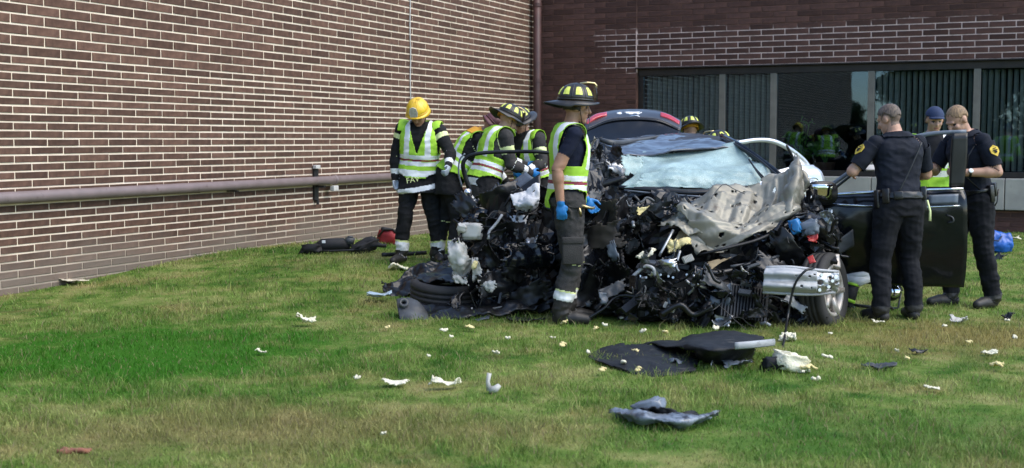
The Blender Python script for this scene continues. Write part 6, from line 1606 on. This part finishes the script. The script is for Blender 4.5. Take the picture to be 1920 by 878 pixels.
def strip(name, label, pts, w, m_, cat='car part'):
    P = [Vector(q) for q in pts]; c = (P[0] + P[-1])/2; c0 = Vector((c.x, c.y, float(lawn_z(np.array(c.x), np.array(c.y)))))
    m = MB(c0); m.tube([Vector(q) for q in spline(P, 10)], w, 8, flat=.3); o = m.build(name, m_, None, True); o.location = c0; tag(o, label, cat); return o
strip('metal_strip', 'straight grey metal strip lying across the splash shield', [at(*G_(1378, 649, .20)), at(*G_(1415, 646, .20)), at(*G_(1452, 642, .17))], .024, M_beam)
a, b = ground(1333, 694), ground(1345, 664); strip('metal_strip', 'short bent metal tab sticking up from the undertray edge', [a + V3(0,0,.03), (a+b)/2 + V3(.01,0,.09), b + V3(0,0,.10)], .014, M_alu)
flake('plastic_scrap', 'small blue-black plastic scrap beside the splash shield', 'car part', 1380, 691, .20, .14, M_bluemetal, 12, .03, .3)
flake('lamp_fragment', 'blue-grey lamp fragment at the front edge of the undertray', 'car part', 1277, 688, .16, .12, M_bluegrey, 13, .05, .5)
bl = gsheet('body_panel', 'crumpled blue-grey body panel lying alone in the foreground grass', 'car part',
       [[G_(1142,768,.06), G_(1190,766,.09), G_(1230,772,.10), G_(1290,778,.09), G_(1352,766,.10)], [G_(1140,774,.04), G_(1185,778,.09), G_(1235,786,.09), G_(1290,790,.08), G_(1350,774,.08)], [G_(1160,780,.02), G_(1195,792,.05), G_(1240,800,.04), G_(1295,800,.03), G_(1335,784,.03)]],
       M_bluemetal, (1245, 792), n=(30, 60), crumple=.016, cscale=9, thick=.008, ragged=.05, seed=21)
c = ground(1245, 792)
sheet('under_layer', [[at(*q) for q in r] for r in ([G_(1150,772,.02), G_(1210,768,.12), G_(1260,766,.12), G_(1300,776,.06)], [G_(1155,782,.01), G_(1210,782,.04), G_(1280,802,.02), G_(1340,788,.01)])], M_tarp, bl, n=(14, 40), crumple=.02, cscale=9, off=c, ragged=.08, seed=5)
lump('panel_bulge', at(*G_(1216, 764, .10)) - c, (.085, .06, .04), M_bluemetal, bl, 4, .3, off=(0,0,0))
flake('floor_mat', 'limp dark scrap of carpet beside the firefighter boots', 'car part', 985, 604, .32, .20, M_tarp, 25, .02, .1, lift=.02)
# foam block with a dark face
c = ground(1474, 696); fb = lump('foam_block', V3(0.03, 0, .06), (.11, .09, .055), M_foamw, None, 6, .35, off=(0,0,0)); fb.location = c; tag(fb, 'pale foam block with a dark side right of the undertray', 'foam')
d_ = lump('dark_face', V3(-.08, -.01, .05), (.075, .07, .042), M_tarp, fb, 9, .35, off=(0,0,0))
# foreground white scraps
flake('foam_sheet', 'flat white foam sheet, leftmost of three scraps in the foreground', 'foam', 741, 726, .17, .10, M_foamw, 31, .012, .25)
flake('foam_sheet', 'curled pale yellow foam strip, middle of three foreground scraps', 'foam', 834, 731, .18, .08, M_foamw, 33, .05, .7)
c = ground(924, 738); m = MB(); m.tube([(-.02, 0, .02), (-.03, 0, .07), (-.02, .01, .12)], [.018, .012, .014], 8); m.tube([(-.02, 0, .02), (.02, -.01, .03), (.04, 0, .05)], [.02, .022, .014], 8)
o = m.build('plastic_clip', M_whitep, None, True); o.location = c; tag(o, 'upright white plastic clip, rightmost of three foreground scraps', 'car part')
flake('foam_sheet', 'white foam scrap standing alone in the grass left of the wheel', 'foam', 572, 613, .13, .09, M_foamw, 35, .03, .9, lift=.05)
flake('foam_sheet', 'small white scrap in the dark grass on the left', 'foam', 490, 667, .07, .05, M_foamw, 36, .02, .6)
flake('foam_sheet', 'lumpy white foam strip by the yellow-helmeted firefighter\'s boots', 'foam', 747, 508, .20, .14, M_foamw, 37, .04, .5, thick=.02)
flake('lens_cover', 'pale blue curved lens cover left of the thrown wheel', 'car part', 712, 566, .22, .16, mat('lens_blue', (.46, .58, .66), rough=.3), 38, .015, .6, lift=.05, ragged=.05)
flake('plaster_scrap', 'torn tan sheet lying against the base of the wall', 'debris', 137, 534, .28, .22, M_paper, 39, .03, .4, ragged=.14)
flake('brick_fragment', 'reddish brick fragment in the lower left corner grass', 'debris', 140, 848, .15, .08, M_brickchip, 40, .012, .05, thick=.02, lift=.012)
flake('foam_sheet', 'white crumb-edged scrap right of the foreground panel', 'foam', 1747, 736, .09, .06, M_foamw, 41, .02, .5)
flake('dark_scrap', 'thin dark trim scrap in the grass below the back-turned officer', 'car part', 1648, 694, .22, .10, M_greyp, 43, .03, .3)
flake('dark_scrap', 'small dark scrap right of the back-turned officer\'s shoes', 'car part', 1722, 666, .12, .06, M_blkp, 44, .02, .4)
flake('plastic_scrap', 'clear plastic scrap in front of the fair-haired officer\'s shoes', 'car part', 1797, 606, .14, .10, M_whitep, 45, .03, .6)
flake('dark_scrap', 'dark clod-like scrap at the right edge behind the officers', 'car part', 1890, 600, .09, .06, M_blkp, 46, .03, .6)
flake('foam_sheet', 'bright pale chip at the far right of the lawn', 'foam', 1856, 668, .10, .06, M_foamw, 47, .02, .5)
flake('foam_sheet', 'white scrap at the shoe of the back-turned officer', 'foam', 1647, 610, .10, .06, M_foamw, 48, .02, .4)
flake('foam_sheet', 'pale foam lump under the drooping cable', 'foam', 1478, 640, .11, .09, M_foamw, 49, .05, .6, thick=.02)
# crumbs: alike, scattered
rng_ = random.Random(9)
spots = [(727,622),(832,628),(846,640),(880,622),(952,643),(930,670),(1055,657),(1035,640),(803,676),(1118,622),(1131,619),(1206,630),(1245,632),(1103,668),(1170,692),(1190,668),(1252,648),(1340,624),(1200,702),
         (1547,680),(1505,705),(1516,702),(1555,632),(1680,664),(1700,682),(1768,620),(1885,610),(1868,697),(720,826),(668,716),(1130,705),(1370,612),
         (1166,604),(1060,612),(1420,640),(1530,722),(1815,650),(1905,640)]
zones = [('on the grass in front of the thrown wheel', lambda x, y: x < 1000 and y < 655), ('scattered behind the three foreground scraps', lambda x, y: x < 1000),
         ('between the firefighter boots and the undertray', lambda x, y: x < 1180 and y < 660), ('on or beside the flat undertray', lambda x, y: x < 1420),
         ('right of the drooping cable', lambda x, y: x < 1620), ('in front of the officers', lambda x, y: True)]
ORD = ['first', 'second', 'third', 'fourth', 'fifth', 'sixth', 'seventh', 'eighth', 'ninth', 'tenth', 'eleventh', 'twelfth', 'thirteenth', 'fourteenth', 'fifteenth', 'sixteenth']
byz = {}
for (x, y) in sorted(spots): byz.setdefault(next(k for k, (_, f) in enumerate(zones) if f(x, y)), []).append((x, y))
crumb_label = {q: 'pale foam crumb %s, %s from the left' % (zones[k][0], ORD[i]) for k, l in byz.items() for i, q in enumerate(l)}
FLAKE = {}
for i, (x, y) in enumerate(spots):
    k = i % 6; c = ground(x, y)
    if k not in FLAKE:
        w = (.036, .055, .03, .06, .034, .045)[k]; ob = flake('foam_crumb', crumb_label[(x, y)], 'foam', x, y, w, w*(.55 if k % 2 else .9), M_foamw if k % 3 else M_foam, 60+k, w*.3, .7, 'foam crumbs scattered on the lawn', n=(6, 7), lift=.035, thick=.012)
        FLAKE[k] = ob
    else:
        ob = FLAKE[k].copy(); col.objects.link(ob); ob.location = c; ob['label'] = crumb_label[(x, y)]; ob.rotation_euler = (rng_.uniform(-.3, .3), rng_.uniform(-.3, .3), rng_.uniform(0, 6.28)); s_ = rng_.uniform(.7, 1.25); ob.scale = (s_, s_, s_)

# black tool bag / breathing set near the wall
c = ground(640, 474); bag = empty('breathing_set', c); tag(bag, 'black breathing set with a steel valve lying at the foot of the wall', 'equipment')
m = MB(); m.tube([(-.30, 0, .07), (-.22, 0, .085), (.02, .02, .09), (.10, .02, .075)], [.03, .075, .078, .03], 14); m.build('cylinder', M_bagblk, bag, True)
m = MB(); m.tube([(.09, .02, .10), (.10, .02, .17)], [.05, .055], 14); m.tube([(.10, .02, .17), (.10, .02, .19)], [.035, .03], 12); m.build('valve', M_greyp, bag, True)
lump('harness', V3(.27, 0, .07), (.16, .09, .065), M_bagblk, bag, 15, .5, off=(0,0,0)); lump('harness', V3(-.33, -.02, .05), (.12, .09, .05), M_bagblk, bag, 16, .5, off=(0,0,0))
m = MB(); m.tube([(.3, -.03, .06), (.42, -.05, .09), (.52, -.04, .08)], .022, 8); m.tube([(-.3, -.05, .03), (-.1, -.12, .03), (.15, -.12, .04), (.3, -.08, .05)], .012, 8); m.build('hose', M_bagblk, bag, True)
m = MB(); m.obox((-.19, -.07, .13), (.02, 0, 0), (0, .006, 0), (0, 0, .016)); m.build('gauge', M_refl, bag, bevel=.004)
# red bag
c = ground(729, 458); rb_ = empty('red_bag', c); tag(rb_, 'small red and black kit bag on the grass by the wall', 'bag')
lump('body', V3(0, 0, .09), (.135, .10, .10), M_bagred, rb_, 18, .2, off=(0,0,0), power=.7)
m = MB(); m.tube([(-.12, -.06, .10), (-.05, -.09, .19), (.06, -.08, .19), (.12, -.05, .10)], .012, 8); m.build('strap', M_bagblk, rb_, True); lump('flap', V3(0, .01, .175), (.09, .08, .022), M_bagblk, rb_, 19, .3, off=(0,0,0))
# pry bar at the firefighter's feet
a, b = ground(716, 488), ground(800, 484); strip('pry_bar', 'long black pry bar lying at the yellow-helmeted firefighter\'s feet', [a + V3(0,0,.06), (a+b)/2 + V3(0,0,.055), b + V3(0,0,.06)], .022, M_blackmetal, 'tool')
# blue bag on the right
c = ground(1860, 474); bb_ = empty('blue_bag', c); bb_.scale = (.78, .78, .85); tag(bb_, 'bright blue bag slumped on the grass at the right edge', 'bag')
sheet('body', [[(-.30, .10, .30), (0, .12, .34), (.26, .1, .30)], [(-.33, -.10, .27), (0, -.12, .30), (.28, -.1, .26)], [(-.34, -.16, .14), (0, -.20, .15), (.30, -.16, .13)], [(-.33, -.12, .02), (0, -.14, .02), (.29, -.12, .02)]], M_bagblue, bb_, n=(24, 30), crumple=.03, cscale=6, thick=.02, seed=3)
lump('filling', V3(0, .03, .14), (.26, .14, .12), M_bagblue, bb_, 23, .15, off=(0,0,0)); m = MB(); m.tube([(-.16, -.13, .29), (-.10, -.2, .22), (.02, -.22, .2), (.10, -.15, .27)], .010, 8); m.build('strap', M_bagblk, bb_, True)
flake('paper_scrap', 'pale torn wrapper beside the blue bag', 'debris', 1898, 452, .22, .16, M_foamw, 51, .03, .5)
flake('dark_scrap', 'dark rag on the grass in front of the blue bag', 'debris', 1868, 486, .22, .15, M_blkp, 52, .04, .4)
# unidentified glinting items behind the wheel, shaped as a tool and a lamp
c = ground(1604, 585); tl = empty('glinting_tool_shape', c); tag(tl, 'unidentified glinting item behind the wheel, shaped as a rescue tool with a bright handle', 'tool')
m = MB(); m.tube([(-.10, 0, .05), (-.06, 0, .16), (-.03, .0, .25)], [.075, .07, .06], 16); m.build('cylinder', M_bagblk, tl, True)
m = MB(); m.tube([(-.085, -.005, .10), (-.075, -.005, .125)], .077, 16); m.tube([(-.04, 0, .235), (-.035, 0, .255)], .067, 16); m.build('ring', M_lime, tl, True)
m = MB(); m.tube([(-.09, -.02, .29), (.02, -.02, .27), (.13, -.02, .30)], [.035, .05, .03], 12); m.tube([(-.09, -.02, .31), (.05, -.03, .33), (.15, -.02, .315)], [.02, .028, .02], 10); m.build('handle', M_refl, tl, True)  # glints put into the white of the handle
for c3, h3 in (((-.125, -.03, .30), (.028, .02, .028)), ((.185, -.03, .31), (.026, .02, .02)), ((-.10, -.06, .035), (.075, .02, .022))):
    m = MB(); rbox(m, c3, h3); m.build('fitting', M_chrome, tl, bevel=.006)
m = MB(); m.tube([(-.02, .0, .06), (.12, -.03, .045), (.26, -.02, .07), (.33, .02, .02)], .014, 8); m.build('hose', M_blackmetal, tl, True)
c = ground(1671, 582); t2 = empty('glinting_lamp_shape', c); tag(t2, 'round work lamp on the grass between the back-turned officer\'s legs', 'lamp')  # lamp form made up for an unidentified glint
m = MB(); m.lathe([(0, .10), (.055, .10), (.075, .05), (.078, -.03), (.06, -.06), (0, -.06)], (0, 0, .16), (-.1, -.9, .2), 20); m.build('housing', M_blackmetal, t2, True)
m = MB(); m.lathe([(0, .112), (.045, .11), (.06, .098), (0, .098)], (0, -.0, .16), (-.1, -.9, .2), 20); m.build('lens', M_chrome, t2, True)
m = MB(); m.tube([(-.09, 0, .17), (-.05, 0, .26), (.05, 0, .26), (.09, 0, .17)], .010, 8); m.tube([(-.08, 0, .15), (-.06, 0, .02), (.06, 0, .02), (.08, 0, .15)], .010, 8); m.build('bracket', M_greyp, t2, True)
